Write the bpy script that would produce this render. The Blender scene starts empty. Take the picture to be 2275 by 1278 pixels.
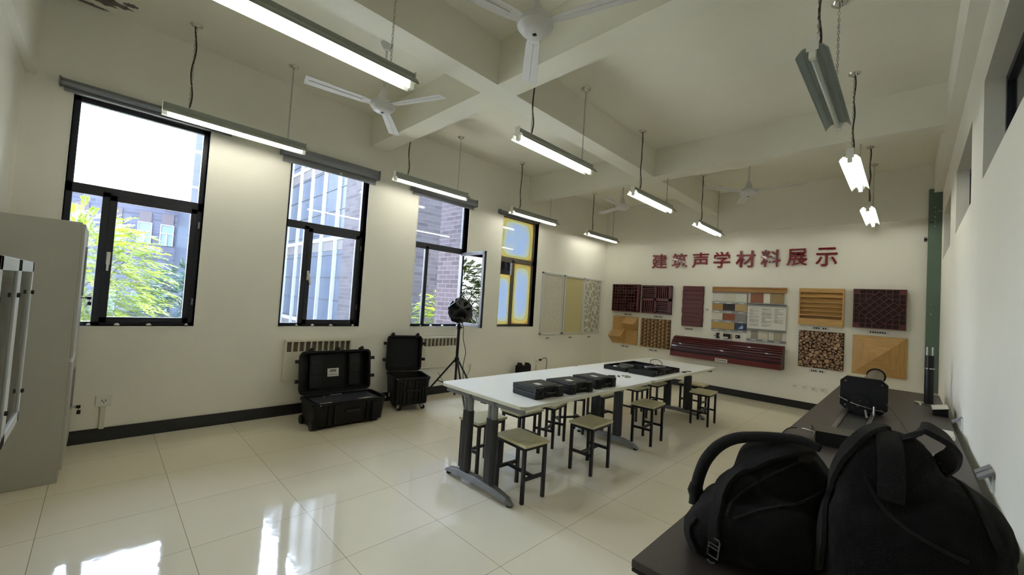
import bpy, bmesh, math, random
from mathutils import Vector, Matrix
from mathutils.bvhtree import BVHTree
PI = math.pi
random.seed(7)
C = bpy.context.scene.collection
S = bpy.context.scene

# ---------------------------------------------------------------- camera, world, exposure
cd = bpy.data.cameras.new('camera'); cam = bpy.data.objects.new('camera', cd); C.objects.link(cam)
Rt = Vector((0.7118913, 0.69947537, 0.06280908)); Up = Vector((-0.0196517, -0.06955915, 0.99738425)); Fw = Vector((-0.70201466, 0.71126348, 0.03577268))
m = Matrix((Rt, Up, -Fw)).transposed().to_4x4(); m.translation = Vector((5.3827, -0.6094, 1.5457))
cam.matrix_world = m
cd.sensor_width = 36; cd.lens = 897.55 / 2275 * 36; cd.clip_start = 0.02; cd.clip_end = 300
S.camera = cam
S.view_settings.view_transform = 'Standard'; S.view_settings.look = 'None'
S.view_settings.gamma = 1; S.view_settings.use_curve_mapping = False
S.view_settings.exposure = 0.92
S.cycles.use_denoising = True
S.cycles.max_bounces = 10; S.cycles.diffuse_bounces = 7; S.cycles.glossy_bounces = 4
S.cycles.transparent_max_bounces = 12; S.cycles.sample_clamp_indirect = 6
S.cycles.caustics_reflective = False; S.cycles.caustics_refractive = False

TUBE = 17.5          # fluorescent tube emission
SKY = 15.0            # sky radiance
W = bpy.data.worlds.new('sky'); S.world = W; W.use_nodes = True
nt = W.node_tree; bg = nt.nodes['Background']
tc = nt.nodes.new('ShaderNodeTexCoord'); sp = nt.nodes.new('ShaderNodeSeparateXYZ'); rp = nt.nodes.new('ShaderNodeValToRGB')
nt.links.new(tc.outputs['Generated'], sp.inputs[0]); nt.links.new(sp.outputs['Z'], rp.inputs[0]); nt.links.new(rp.outputs[0], bg.inputs[0])
rp.color_ramp.elements[0].color = (0.92, 0.96, 1, 1); rp.color_ramp.elements[1].color = (0.5, 0.68, 1, 1)
bg.inputs[1].default_value = SKY
sd = bpy.data.lights.new('sun', 'SUN'); sun = bpy.data.objects.new('sun', sd); C.objects.link(sun)
sd.energy = 24.0; sd.angle = math.radians(1.0); sd.color = (1, 0.95, 0.85)
sun.rotation_euler = Vector((0.03, -0.55, -0.83)).to_track_quat('-Z', 'Y').to_euler()
sun.location = (3, -3, 12)

# ---------------------------------------------------------------- materials
def lin(c):
    return tuple((x / 255 / 12.92 if x / 255 <= 0.04045 else ((x / 255 + 0.055) / 1.055) ** 2.4) for x in c)
def mat(name, rgb, rough=0.5, metal=0.0, bump=0.0, bscale=60, var=0.0, vscale=5, spec=0.5, coat=0.0, stretch=None, emit=0.0, sheen=0.0, rgb2=None):
    M = bpy.data.materials.new(name); M.use_nodes = True
    n = M.node_tree.nodes; l = M.node_tree.links; b = n['Principled BSDF']
    c = lin(rgb)
    b.inputs['Base Color'].default_value = (*c, 1); b.inputs['Roughness'].default_value = rough; b.inputs['Metallic'].default_value = metal
    b.inputs['Specular IOR Level'].default_value = spec; b.inputs['Coat Weight'].default_value = coat
    if sheen: b.inputs['Sheen Weight'].default_value = sheen; b.inputs['Sheen Roughness'].default_value = .6
    if var or bump:
        t = n.new('ShaderNodeTexCoord'); mp = n.new('ShaderNodeMapping'); l.new(t.outputs['Object'], mp.inputs[0])
        if stretch: mp.inputs['Scale'].default_value = stretch
    if var:
        ns = n.new('ShaderNodeTexNoise'); ns.inputs['Scale'].default_value = vscale; ns.inputs['Detail'].default_value = 6
        l.new(mp.outputs[0], ns.inputs['Vector'])
        r = n.new('ShaderNodeValToRGB'); r.color_ramp.elements[0].position = .32; r.color_ramp.elements[1].position = .68
        d = lin(rgb2) if rgb2 else tuple(x * (1 - var) for x in c)
        r.color_ramp.elements[0].color = (*d, 1); r.color_ramp.elements[1].color = (*(c if rgb2 else tuple(min(1, x * (1 + var * .6)) for x in c)), 1)
        l.new(ns.outputs['Fac'], r.inputs[0]); l.new(r.outputs[0], b.inputs['Base Color'])
    if bump:
        nb = n.new('ShaderNodeTexNoise'); nb.inputs['Scale'].default_value = bscale; nb.inputs['Detail'].default_value = 4
        l.new(mp.outputs[0], nb.inputs['Vector'])
        bu = n.new('ShaderNodeBump'); bu.inputs['Strength'].default_value = bump; bu.inputs['Distance'].default_value = .01
        l.new(nb.outputs['Fac'], bu.inputs['Height']); l.new(bu.outputs[0], b.inputs['Normal'])
    if emit:
        b.inputs['Emission Color'].default_value = (*c, 1); b.inputs['Emission Strength'].default_value = emit
    return M
def pane(name, tint=(1, 1, 1), gloss=0.10, film=None, dirt=0.0):
    M = bpy.data.materials.new(name); M.use_nodes = True
    n = M.node_tree.nodes; l = M.node_tree.links; n.remove(n['Principled BSDF']); out = n['Material Output']
    tr = n.new('ShaderNodeBsdfTransparent'); tr.inputs[0].default_value = (*tint, 1)
    gl = n.new('ShaderNodeBsdfGlossy'); gl.inputs['Roughness'].default_value = 0.0
    fr = n.new('ShaderNodeFresnel'); fr.inputs[0].default_value = 1.45
    mx = n.new('ShaderNodeMixShader'); l.new(fr.outputs[0], mx.inputs[0]); l.new(gl.outputs[0], mx.inputs[2])
    src = tr
    if dirt:
        t = n.new('ShaderNodeTexCoord'); ns = n.new('ShaderNodeTexNoise'); ns.inputs['Scale'].default_value = 3; ns.inputs['Detail'].default_value = 8
        l.new(t.outputs['Object'], ns.inputs['Vector'])
        r = n.new('ShaderNodeMapRange'); r.inputs[1].default_value = .35; r.inputs[2].default_value = .8; r.inputs[3].default_value = dirt * .3; r.inputs[4].default_value = dirt
        l.new(ns.outputs['Fac'], r.inputs[0])
        tl = n.new('ShaderNodeBsdfTranslucent'); tl.inputs[0].default_value = (.9, .95, 1, 1)
        m2 = n.new('ShaderNodeMixShader'); l.new(r.outputs[0], m2.inputs[0]); l.new(tr.outputs[0], m2.inputs[1]); l.new(tl.outputs[0], m2.inputs[2]); src = m2
    l.new(src.outputs[0], mx.inputs[1]); l.new(mx.outputs[0], out.inputs[0])
    return M
WALL = (232, 230, 220)
M = {}
M['wall'] = mat('wall_paint', WALL, .75, bump=.06, bscale=90, var=.03, vscale=1.2)
M['ceil'] = mat('ceiling_paint', (232, 230, 216), .85, bump=.05, bscale=60, var=.04, vscale=1.0)
M['black_base'] = mat('black_skirting', (22, 22, 26), .35, var=.2, vscale=8)
M['frame'] = mat('window_frame_dark', (24, 27, 38), .45, bump=.1, bscale=30)
M['frame4'] = mat('window_frame_brown', (92, 86, 74), .5)
M['white'] = mat('white_plastic', (225, 224, 216), .4)
M['offwhite'] = mat('offwhite_enamel', (214, 210, 192), .45)
M['greyfab'] = mat('grey_blind', (120, 121, 124), .8)
M['greyal'] = mat('grey_aluminium', (130, 133, 140), .45, .3)
M['vent'] = mat('vent_dark', (110, 102, 84), .7)
M['chrome'] = mat('chrome', (200, 198, 190), .18, 1)
M['steel'] = mat('steel', (150, 150, 150), .3, 1)
M['fixture'] = mat('fixture_enamel', (140, 146, 138), .35)
M['fixdull'] = mat('fixture_dull', (150, 160, 155), .4)
M['tube'] = mat('tube_light', (255, 251, 236), .4, emit=TUBE)
M['tubeoff'] = mat('tube_unlit', (190, 196, 190), .3)
M['cord'] = mat('brown_cord', (60, 40, 30), .5)
M['black'] = mat('black_plastic', (10, 11, 12), .45, bump=.15, bscale=200, spec=.35)
M['blacktex'] = mat('black_case_plastic', (9, 10, 10), .5, bump=.25, bscale=120, spec=.3)
M['foam'] = mat('foam_black', (6, 7, 8), .95, spec=.2, bump=.4, bscale=150)
M['blackmetal'] = mat('black_metal', (20, 20, 24), .4, .2)
M['paper'] = mat('paper', (215, 214, 206), .8)
M['ink'] = mat('ink', (35, 33, 33), .8)
M['inkgrey'] = mat('ink_grey', (120, 119, 115), .8)
M['fan'] = mat('fan_enamel', (208, 207, 206), .4)
M['red'] = mat('red_acrylic', (120, 8, 30), .25, coat=.4)
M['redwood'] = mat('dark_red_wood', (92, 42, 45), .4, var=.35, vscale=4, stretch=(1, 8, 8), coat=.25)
M['redwood_shade'] = mat('dark_red_wood_shade', (34, 8, 12), .5)  # darker copy of the red wood, recess shade put into the colour
M['redpanel'] = mat('red_panel', (88, 30, 30), .45, var=.15, vscale=6, stretch=(1, 1, 20))
M['oak'] = mat('oak', (190, 150, 92), .45, var=.16, vscale=3, stretch=(2, 10, 14), coat=.15)
M['oakv'] = mat('oak_vertical', (188, 146, 84), .4, var=.16, vscale=3, stretch=(14, 10, 1.5), coat=.3)
M['oakd'] = mat('oak_dark', (158, 116, 66), .5, var=.2, vscale=3, stretch=(2, 10, 14))
M['log'] = mat('wood_slices', (148, 118, 92), .6, var=.15, vscale=30)
M['logback'] = mat('wood_slice_backing', (66, 48, 36), .7)
M['mos1'] = mat('mosaic_light', (176, 146, 104), .6, var=.2, vscale=25)
M['mos2'] = mat('mosaic_brown', (132, 100, 62), .6, var=.2, vscale=25)
M['mos3'] = mat('mosaic_dark', (86, 62, 38), .7)
M['tabletop'] = mat('table_top_white', (232, 232, 228), .32, bump=.02, bscale=300)
M['tableedge'] = mat('table_edge', (200, 198, 176), .5)
M['greypaint'] = mat('grey_leg_paint', (128, 129, 130), .4, .4)
M['sleeve'] = mat('dark_sleeve', (42, 42, 44), .4, .2)
M['seat'] = mat('stool_seat', (194, 187, 150), .45, var=.12, vscale=5, stretch=(2, 12, 2))
M['bench'] = mat('bench_laminate', (62, 55, 52), .42, bump=.03, bscale=200, var=.06)
M['benchedge'] = mat('bench_edge', (30, 31, 36), .4)
M['cabgrey'] = mat('grey_steel_cabinet', (172, 170, 160), .5, .1, var=.03, vscale=3)
M['cabwhite'] = mat('white_cabinet_frame', (205, 207, 206), .4)
M['green'] = mat('green_board', (92, 112, 98), .7, var=.1, vscale=4)
M['fabricblack'] = mat('black_bag_fabric', (10, 10, 11), .9, bump=.5, bscale=350, sheen=.04, spec=.2, var=.2, vscale=3)
M['fabricgrey'] = mat('dark_grey_webbing', (19, 20, 22), .88, bump=.5, bscale=400, sheen=.06, spec=.25)
M['cableclear'] = mat('grey_cable', (130, 128, 122), .5)
M['pvc'] = pane('clear_plastic', (.85, .85, .85), dirt=.5)
M['glass'] = pane('window_glass', (.94, .96, .98), dirt=.005)
M['cabglass'] = pane('cabinet_glass', (.75, .82, .8), dirt=.05)
M['darkglass'] = mat('dark_clerestory_glass', (30, 32, 36), .08)
M['tubegrey'] = mat('impedance_tube_metal', (120, 110, 98), .4, .5)
M['brickD'] = None

def brick(name, c1, c2, mort, scale, bw=.5, bh=.25, ax='x', rough=.85):
    Mx = bpy.data.materials.new(name); Mx.use_nodes = True
    n = Mx.node_tree.nodes; l = Mx.node_tree.links; b = n['Principled BSDF']; b.inputs['Roughness'].default_value = rough; b.inputs['Specular IOR Level'].default_value = .15
    t = n.new('ShaderNodeNewGeometry'); sx = n.new('ShaderNodeSeparateXYZ'); cb = n.new('ShaderNodeCombineXYZ'); l.new(t.outputs['Position'], sx.inputs[0])
    ad = n.new('ShaderNodeMath'); ad.operation = 'ADD'; l.new(sx.outputs['X'], ad.inputs[0]); l.new(sx.outputs['Y'], ad.inputs[1])
    l.new(ad.outputs[0], cb.inputs[0]); l.new(sx.outputs['Z'], cb.inputs[1])
    k = n.new('ShaderNodeTexBrick'); k.inputs['Scale'].default_value = scale; k.inputs['Brick Width'].default_value = bw; k.inputs['Row Height'].default_value = bh
    k.inputs['Mortar Size'].default_value = .012; k.inputs['Color1'].default_value = (*lin(c1), 1); k.inputs['Color2'].default_value = (*lin(c2), 1); k.inputs['Mortar'].default_value = (*lin(mort), 1)
    l.new(cb.outputs[0], k.inputs['Vector']); l.new(k.outputs[0], b.inputs['Base Color'])
    return Mx
M['brickA'] = brick('grey_brick', (51, 48, 51), (39, 35, 39), (55, 55, 55), 1.0, .5, .17)
M['brickB'] = brick('purple_brick', (43, 37, 41), (32, 27, 31), (51, 48, 50), 1.0, .34, .12)
M['brickC'] = brick('dark_grey_brick', (60, 62, 74), (48, 50, 61), (68, 70, 80), 1.0, .9, .2)
M['stoneband'] = mat('pale_stone_band', (92, 89, 86), .8, var=.15, vscale=6)
M['bluepanel'] = mat('blue_glass_panel', (42, 48, 58), .3, var=.08, vscale=1, spec=.3)
M['mullion'] = mat('white_mullion', (100, 104, 107), .5)
M['beige'] = mat('beige_render', (150, 143, 132), .8, var=.05, spec=.1)
M['outglass'] = mat('outside_window_glass', (80, 94, 108), .3, spec=.05)
M['ground'] = mat('pale_bounce_paving', (190, 186, 176), .9, var=.1, vscale=2)  # mostly unseen ground, made pale to bounce sunlight onto the ceiling
M['bark'] = mat('bark', (42, 37, 28), .9)
def leafmat(name, c, trans):
    Mx = bpy.data.materials.new(name); Mx.use_nodes = True
    n = Mx.node_tree.nodes; l = Mx.node_tree.links; b = n['Principled BSDF']; o = n['Material Output']
    b.inputs['Base Color'].default_value = (*lin(c), 1); b.inputs['Roughness'].default_value = .5
    tl = n.new('ShaderNodeBsdfTranslucent'); tl.inputs[0].default_value = (*lin(trans), 1)
    mx = n.new('ShaderNodeMixShader'); mx.inputs[0].default_value = .45; l.new(b.outputs[0], mx.inputs[1]); l.new(tl.outputs[0], mx.inputs[2]); l.new(mx.outputs[0], o.inputs[0])
    return Mx
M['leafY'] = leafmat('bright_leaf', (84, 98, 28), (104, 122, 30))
M['leafG'] = leafmat('shaded_leaf', (30, 52, 38), (38, 66, 44))  # green darkened, the wing's shade put into the leaf colour

# floor tiles: polished porcelain with thin joints
def floor_mat():
    Mx = bpy.data.materials.new('polished_floor_tiles'); Mx.use_nodes = True
    n = Mx.node_tree.nodes; l = Mx.node_tree.links; b = n['Principled BSDF']
    g = n.new('ShaderNodeNewGeometry'); mp = n.new('ShaderNodeMapping'); l.new(g.outputs['Position'], mp.inputs[0])
    P = .638
    mp.inputs['Location'].default_value = (-3.71 / P, -1.135 / P, 0); mp.inputs['Scale'].default_value = (1 / P, 1 / P, 1)
    k = n.new('ShaderNodeTexBrick'); k.offset = 0; k.inputs['Scale'].default_value = 1; k.inputs['Brick Width'].default_value = 1; k.inputs['Row Height'].default_value = 1
    k.inputs['Mortar Size'].default_value = .0028; k.inputs['Mortar Smooth'].default_value = .2
    k.inputs['Color1'].default_value = (*lin((230, 221, 198)), 1); k.inputs['Color2'].default_value = (*lin((226, 217, 194)), 1); k.inputs['Mortar'].default_value = (*lin((150, 140, 118)), 1)
    l.new(mp.outputs[0], k.inputs['Vector'])
    ns = n.new('ShaderNodeTexNoise'); ns.inputs['Scale'].default_value = 2.2; ns.inputs['Detail'].default_value = 7; ns.inputs['Distortion'].default_value = 1.5
    l.new(g.outputs['Position'], ns.inputs['Vector'])
    mx = n.new('ShaderNodeMixRGB'); mx.blend_type = 'MULTIPLY'; mx.inputs[0].default_value = .25
    r = n.new('ShaderNodeValToRGB'); r.color_ramp.elements[0].color = (.8, .8, .8, 1); r.color_ramp.elements[1].color = (1, 1, 1, 1)
    l.new(ns.outputs['Fac'], r.inputs[0]); l.new(k.outputs[0], mx.inputs[1]); l.new(r.outputs[0], mx.inputs[2]); l.new(mx.outputs[0], b.inputs['Base Color'])
    b.inputs['Roughness'].default_value = .055; b.inputs['IOR'].default_value = 1.55; b.inputs['Specular IOR Level'].default_value = .62
    nb = n.new('ShaderNodeTexNoise'); nb.inputs['Scale'].default_value = 9; l.new(g.outputs['Position'], nb.inputs['Vector'])
    bu = n.new('ShaderNodeBump'); bu.inputs['Strength'].default_value = .012; bu.inputs['Distance'].default_value = .05; l.new(nb.outputs['Fac'], bu.inputs['Height']); l.new(bu.outputs[0], b.inputs['Normal'])
    return Mx
M['floor'] = floor_mat()
# yellow-aged film: frosted translucent glass whose rim is amber
def film_mat():
    Mx = bpy.data.materials.new('aged_frosted_film'); Mx.use_nodes = True
    n = Mx.node_tree.nodes; l = Mx.node_tree.links; n.remove(n['Principled BSDF']); o = n['Material Output']
    t = n.new('ShaderNodeTexCoord'); sp = n.new('ShaderNodeSeparateXYZ'); l.new(t.outputs['Generated'], sp.inputs[0])
    def edge(s, k):
        a = n.new('ShaderNodeMath'); a.operation = 'SUBTRACT'; l.new(s, a.inputs[0]); a.inputs[1].default_value = .5
        b = n.new('ShaderNodeMath'); b.operation = 'ABSOLUTE'; l.new(a.outputs[0], b.inputs[0])
        c = n.new('ShaderNodeMath'); c.operation = 'POWER'; l.new(b.outputs[0], c.inputs[0]); c.inputs[1].default_value = k
        return c
    e1 = edge(sp.outputs['Y'], 4); e2 = edge(sp.outputs['Z'], 7)
    s2 = n.new('ShaderNodeMath'); s2.operation = 'MULTIPLY'; l.new(e2.outputs[0], s2.inputs[0]); s2.inputs[1].default_value = 8
    a = n.new('ShaderNodeMath'); a.operation = 'ADD'; l.new(e1.outputs[0], a.inputs[0]); l.new(s2.outputs[0], a.inputs[1])
    ns = n.new('ShaderNodeTexNoise'); ns.inputs['Scale'].default_value = 5; l.new(t.outputs['Object'], ns.inputs['Vector'])
    m1 = n.new('ShaderNodeMath'); m1.operation = 'MULTIPLY_ADD'; l.new(ns.outputs['Fac'], m1.inputs[0]); m1.inputs[1].default_value = .03; l.new(a.outputs[0], m1.inputs[2])
    r = n.new('ShaderNodeValToRGB'); cr = r.color_ramp
    cr.elements[0].position = .015; cr.elements[0].color = (*lin((162, 172, 186)), 1); cr.elements[1].position = .085; cr.elements[1].color = (*lin((176, 152, 98)), 1)
    e = cr.elements.new(.032); e.color = (*lin((178, 178, 152)), 1); e = cr.elements.new(.042); e.color = (*lin((168, 160, 112)), 1); e = cr.elements.new(.05); e.color = (*lin((184, 176, 136)), 1)
    l.new(m1.outputs[0], r.inputs[0])
    tl = n.new('ShaderNodeBsdfTranslucent'); l.new(r.outputs[0], tl.inputs[0])
    tp = n.new('ShaderNodeBsdfTransparent'); l.new(r.outputs[0], tp.inputs[0])
    mx = n.new('ShaderNodeMixShader'); mx.inputs[0].default_value = .12; l.new(tl.outputs[0], mx.inputs[1]); l.new(tp.outputs[0], mx.inputs[2])
    gl = n.new('ShaderNodeBsdfGlossy'); gl.inputs['Roughness'].default_value = .02
    fr = n.new('ShaderNodeFresnel'); m3 = n.new('ShaderNodeMixShader'); l.new(fr.outputs[0], m3.inputs[0]); l.new(mx.outputs[0], m3.inputs[1]); l.new(gl.outputs[0], m3.inputs[2])
    l.new(m3.outputs[0], o.inputs[0]); return Mx
M['film'] = film_mat()
def pattern_mat(name, c1, c2, scale, lo, hi, feature='DISTANCE_TO_EDGE', stretch=(1, 1, 1)):
    Mx = bpy.data.materials.new(name); Mx.use_nodes = True
    n = Mx.node_tree.nodes; l = Mx.node_tree.links; b = n['Principled BSDF']; b.inputs['Roughness'].default_value = .7
    t = n.new('ShaderNodeTexCoord'); mp = n.new('ShaderNodeMapping'); mp.inputs['Scale'].default_value = stretch; l.new(t.outputs['Object'], mp.inputs[0])
    v = n.new('ShaderNodeTexVoronoi'); v.feature = feature; v.inputs['Scale'].default_value = scale; l.new(mp.outputs[0], v.inputs['Vector'])
    r = n.new('ShaderNodeValToRGB'); r.color_ramp.elements[0].position = lo; r.color_ramp.elements[1].position = hi
    r.color_ramp.elements[0].color = (*lin(c1), 1); r.color_ramp.elements[1].color = (*lin(c2), 1)
    l.new(v.outputs['Distance'], r.inputs[0]); l.new(r.outputs[0], b.inputs['Base Color']); return Mx
M['perf'] = pattern_mat('perforated_white', (172, 168, 150), (206, 202, 188), 40, .2, .35, 'F1')
M['leafpat'] = pattern_mat('leaf_cut_pattern', (222, 220, 210), (168, 164, 146), 9, .05, .1, 'DISTANCE_TO_EDGE', (1, 1, .75))
M['beigefab'] = mat('beige_fabric', (196, 186, 140), .9, bump=.3, bscale=300)

# ---------------------------------------------------------------- mesh helpers
class MB:
    def __init__(s): s.v = []; s.f = []; s.m = []; s.T = Matrix()
    def add(s, vs, fs, mi=0):
        o = len(s.v); s.v += [tuple(s.T @ Vector(v)) for v in vs]; s.f += [tuple(i + o for i in f) for f in fs]; s.m += [mi] * len(fs); return s
    def box(s, x0, x1, y0, y1, z0, z1, mi=0):
        return s.add([(x0, y0, z0), (x1, y0, z0), (x1, y1, z0), (x0, y1, z0), (x0, y0, z1), (x1, y0, z1), (x1, y1, z1), (x0, y1, z1)],
                     [(0, 3, 2, 1), (4, 5, 6, 7), (0, 1, 5, 4), (1, 2, 6, 5), (2, 3, 7, 6), (3, 0, 4, 7)], mi)
    def cyl(s, a, b, r, n=16, mi=0, r2=None, cap=True):
        a = Vector(a); b = Vector(b); d = (b - a).normalized(); u = d.orthogonal().normalized(); w = d.cross(u); r2 = r if r2 is None else r2
        vs = [a + (u * math.cos(2 * PI * i / n) + w * math.sin(2 * PI * i / n)) * r for i in range(n)] + [b + (u * math.cos(2 * PI * i / n) + w * math.sin(2 * PI * i / n)) * r2 for i in range(n)]
        fs = [(i, (i + 1) % n, n + (i + 1) % n, n + i) for i in range(n)]
        if cap: fs += [tuple(range(n - 1, -1, -1)), tuple(range(n, 2 * n))]
        return s.add(vs, fs, mi)
    def lathe(s, prof, c=(0, 0, 0), n=24, mi=0):   # prof: (r, z) bottom to top
        k = len(prof); vs = []
        for i in range(n):
            a = 2 * PI * i / n
            vs += [(c[0] + r * math.cos(a), c[1] + r * math.sin(a), c[2] + z) for r, z in prof]
        fs = [(i * k + j, ((i + 1) % n) * k + j, ((i + 1) % n) * k + j + 1, i * k + j + 1) for i in range(n) for j in range(k - 1)]
        return s.add(vs, fs, mi)
    def prism(s, poly, a, b, axis='z', mi=0):      # polygon extruded a..b on an axis; poly given in the other two axes in order
        def P(p, t): return {'z': (p[0], p[1], t), 'y': (p[0], t, p[1]), 'x': (t, p[0], p[1])}[axis]
        n = len(poly); vs = [P(p, a) for p in poly] + [P(p, b) for p in poly]
        return s.add(vs, [tuple(range(n - 1, -1, -1)), tuple(range(n, 2 * n))] + [(i, (i + 1) % n, n + (i + 1) % n, n + i) for i in range(n)], mi)
    def tube(s, pts, r, n=8, mi=0, closed=False):
        pts = [Vector(p) for p in pts]; k = len(pts); vs = []; prev = None
        for i, p in enumerate(pts):
            d = (pts[(i + 1) % k] - pts[i - 1]) if closed else (pts[min(i + 1, k - 1)] - pts[max(i - 1, 0)])
            d.normalize()
            u = d.orthogonal().normalized() if prev is None else (prev - d * prev.dot(d)).normalized()
            prev = u; w = d.cross(u)
            rr = r[i] if isinstance(r, (list, tuple)) else r
            vs += [p + (u * math.cos(2 * PI * j / n) + w * math.sin(2 * PI * j / n)) * rr for j in range(n)]
        fs = [(i * n + j, i * n + (j + 1) % n, ((i + 1) % k) * n + (j + 1) % n, ((i + 1) % k) * n + j) for i in range(k if closed else k - 1) for j in range(n)]
        if not closed: fs += [tuple(range(n - 1, -1, -1)), tuple(range((k - 1) * n, k * n))]
        return s.add(vs, fs, mi)
    def ribbon(s, pts, nor, w, t, mi=0):           # strap: points, outward normals, width, thickness
        k = len(pts); vs = []
        for i in range(k):
            p = Vector(pts[i]); n = Vector(nor[i]).normalized(); d = (Vector(pts[min(i + 1, k - 1)]) - Vector(pts[max(i - 1, 0)])).normalized()
            side = d.cross(n).normalized() * w / 2
            vs += [p - side, p - side * .8 + n * t, p + side * .8 + n * t, p + side]
        fs = [(i * 4 + j, i * 4 + (j + 1) % 4, i * 4 + 4 + (j + 1) % 4, i * 4 + 4 + j) for i in range(k - 1) for j in range(4)]
        fs += [(3, 2, 1, 0), (4 * k - 4, 4 * k - 3, 4 * k - 2, 4 * k - 1)]
        return s.add(vs, fs, mi)
    def build(s, name, mats, parent=None, smooth=False, bevel=0, seg=2, sub=0):
        me = bpy.data.meshes.new(name); me.from_pydata(s.v, [], s.f)
        if not isinstance(mats, (list, tuple)): mats = [mats]
        for x in mats: me.materials.append(x)
        me.polygons.foreach_set('material_index', s.m)
        bm = bmesh.new(); bm.from_mesh(me); bmesh.ops.recalc_face_normals(bm, faces=bm.faces); bm.to_mesh(me); bm.free()
        o = bpy.data.objects.new(name, me); C.objects.link(o)
        if parent: o.parent = parent
        if smooth:
            me.polygons.foreach_set('use_smooth', [True] * len(me.polygons))
            me.set_sharp_from_angle(angle=math.radians(40))
        if bevel:
            b = o.modifiers.new('bevel', 'BEVEL'); b.width = bevel; b.segments = seg; b.limit_method = 'ANGLE'; b.harden_normals = False
        if sub:
            b = o.modifiers.new('sub', 'SUBSURF'); b.levels = sub; b.render_levels = sub
        return o
def catmull(pts, k=6):
    P = [Vector(p) for p in pts]; P = [2 * P[0] - P[1]] + P + [2 * P[-1] - P[-2]]; out = []
    for i in range(1, len(P) - 2):
        a, b, c, d = P[i - 1:i + 3]
        for j in range(k):
            t = j / k; out.append(.5 * ((2 * b) + (c - a) * t + (2 * a - 5 * b + 4 * c - d) * t * t + (3 * b - a - 3 * c + d) * t ** 3))
    out.append(P[-2]); return out
def thing(name, label, cat, loc=(0, 0, 0), rz=0, group=None):
    o = bpy.data.objects.new(name, None); C.objects.link(o); o.empty_display_size = .05
    o.location = loc; o.rotation_euler = (0, 0, rz); o['label'] = label; o['category'] = cat
    if group: o['group'] = group
    return o
def tag(o, label, cat, group=None):
    o['label'] = label; o['category'] = cat
    if group: o['group'] = group
    return o
def struct(o): o['kind'] = 'structure'; return o
def copy_tree(o, parent=None, labels=None):
    c = o.copy(); C.objects.link(c)
    if parent: c.parent = parent
    for ch in list(o.children): copy_tree(ch, c)
    return c
def dup(o, loc, rz, label, group=None):
    c = copy_tree(o); c.location = loc; c.rotation_euler = (0, 0, rz); c['label'] = label
    if group: c['group'] = group
    return c
def text(name, s, size, mt, parent=None, mw=None, extrude=.0005, offset=0, align='CENTER'):
    cu = bpy.data.curves.new(name, 'FONT'); cu.body = s; cu.size = size; cu.extrude = extrude; cu.offset = offset; cu.align_x = align; cu.align_y = 'CENTER'
    tmp = bpy.data.objects.new('tmp', cu); C.objects.link(tmp); dg = bpy.context.evaluated_depsgraph_get()
    me = bpy.data.meshes.new_from_object(tmp.evaluated_get(dg)); bpy.data.objects.remove(tmp); me.name = name
    me.materials.clear(); me.materials.append(mt)
    o = bpy.data.objects.new(name, me); C.objects.link(o)
    if parent: o.parent = parent
    if mw is not None: o.matrix_local = mw
    return o
def bounds(me):
    xs = [v.co.x for v in me.vertices]; ys = [v.co.y for v in me.vertices]; return min(xs), max(xs), min(ys), max(ys)
RXF = Matrix(((1, 0, 0, 0), (0, 0, -1, 0), (0, 1, 0, 0), (0, 0, 0, 1)))   # text facing -y (read from the room), up = z

# ================================================================ ROOM SHELL
L, WX, H, YN = 8.11, 5.70, 4.01, -1.19
ZS, ZT = 1.08, 3.19
WIN = [(-.90, .10), (.90, 1.90), (2.70, 3.70), (4.51, 5.51)]
struct(MB().box(-.3, WX + .3, YN - .3, L + .3, -.12, 0).build('floor', M['floor']))
struct(MB().box(-.6, WX + .6, YN - .6, L + .6, H, H + .5).build('ceiling', M['ceil']))
b = MB(); ys = [YN - .3] + [y for w in WIN for y in w] + [L + .3]
for i in range(0, len(ys), 2): b.box(-.16, 0, ys[i], ys[i + 1], 0, H)
for a, c in WIN: b.box(-.16, 0, a, c, 0, ZS); b.box(-.16, 0, a, c, ZT, H)
struct(b.build('wall_left', M['wall']))
struct(MB().box(0, WX, L, L + .3, 0, H).build('wall_far', M['wall']))
struct(MB().box(0, WX, YN - .3, YN, 0, H).build('wall_near', M['wall']))
CL = [(.0, 1.25), (1.95, 3.32), (4.02, 5.48), (6.24, 7.63)]; CB, CT = 2.525, 3.17
b = MB(); ys = [YN - .3] + [y for w in CL for y in w] + [L + .3]
for i in range(0, len(ys), 2): b.box(WX, WX + .3, ys[i], ys[i + 1], 0, H)
for a, c in CL: b.box(WX, WX + .3, a, c, 0, CB); b.box(WX, WX + .3, a, c, CT, H)
struct(b.build('wall_right', M['wall']))
struct(MB().box(WX + .3, WX + .34, YN, L, 2.2, 3.5).build('wall_light_block', M['black_base']))  # added out of view, stops sky light leaking in behind the clerestory
for i, (a, c) in enumerate(CL):
    e = struct(bpy.data.objects.new('window_%d' % (i + 5), None)); C.objects.link(e)
    f = MB(); x0, x1 = WX + .09, WX + .14
    f.box(x0, x1, a, c, CB, CB + .05).box(x0, x1, a, c, CT - .05, CT).box(x0, x1, a, a + .05, CB, CT).box(x0, x1, c - .05, c, CB, CT).box(x0, x1, (a + c) / 2 - .025, (a + c) / 2 + .025, CB, CT)
    f.build('window_frame', M['frame'], e); MB().box(x0 + .02, x0 + .028, a + .02, c - .02, CB + .02, CT - .02).build('window_pane', M['darkglass'], e)
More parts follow.
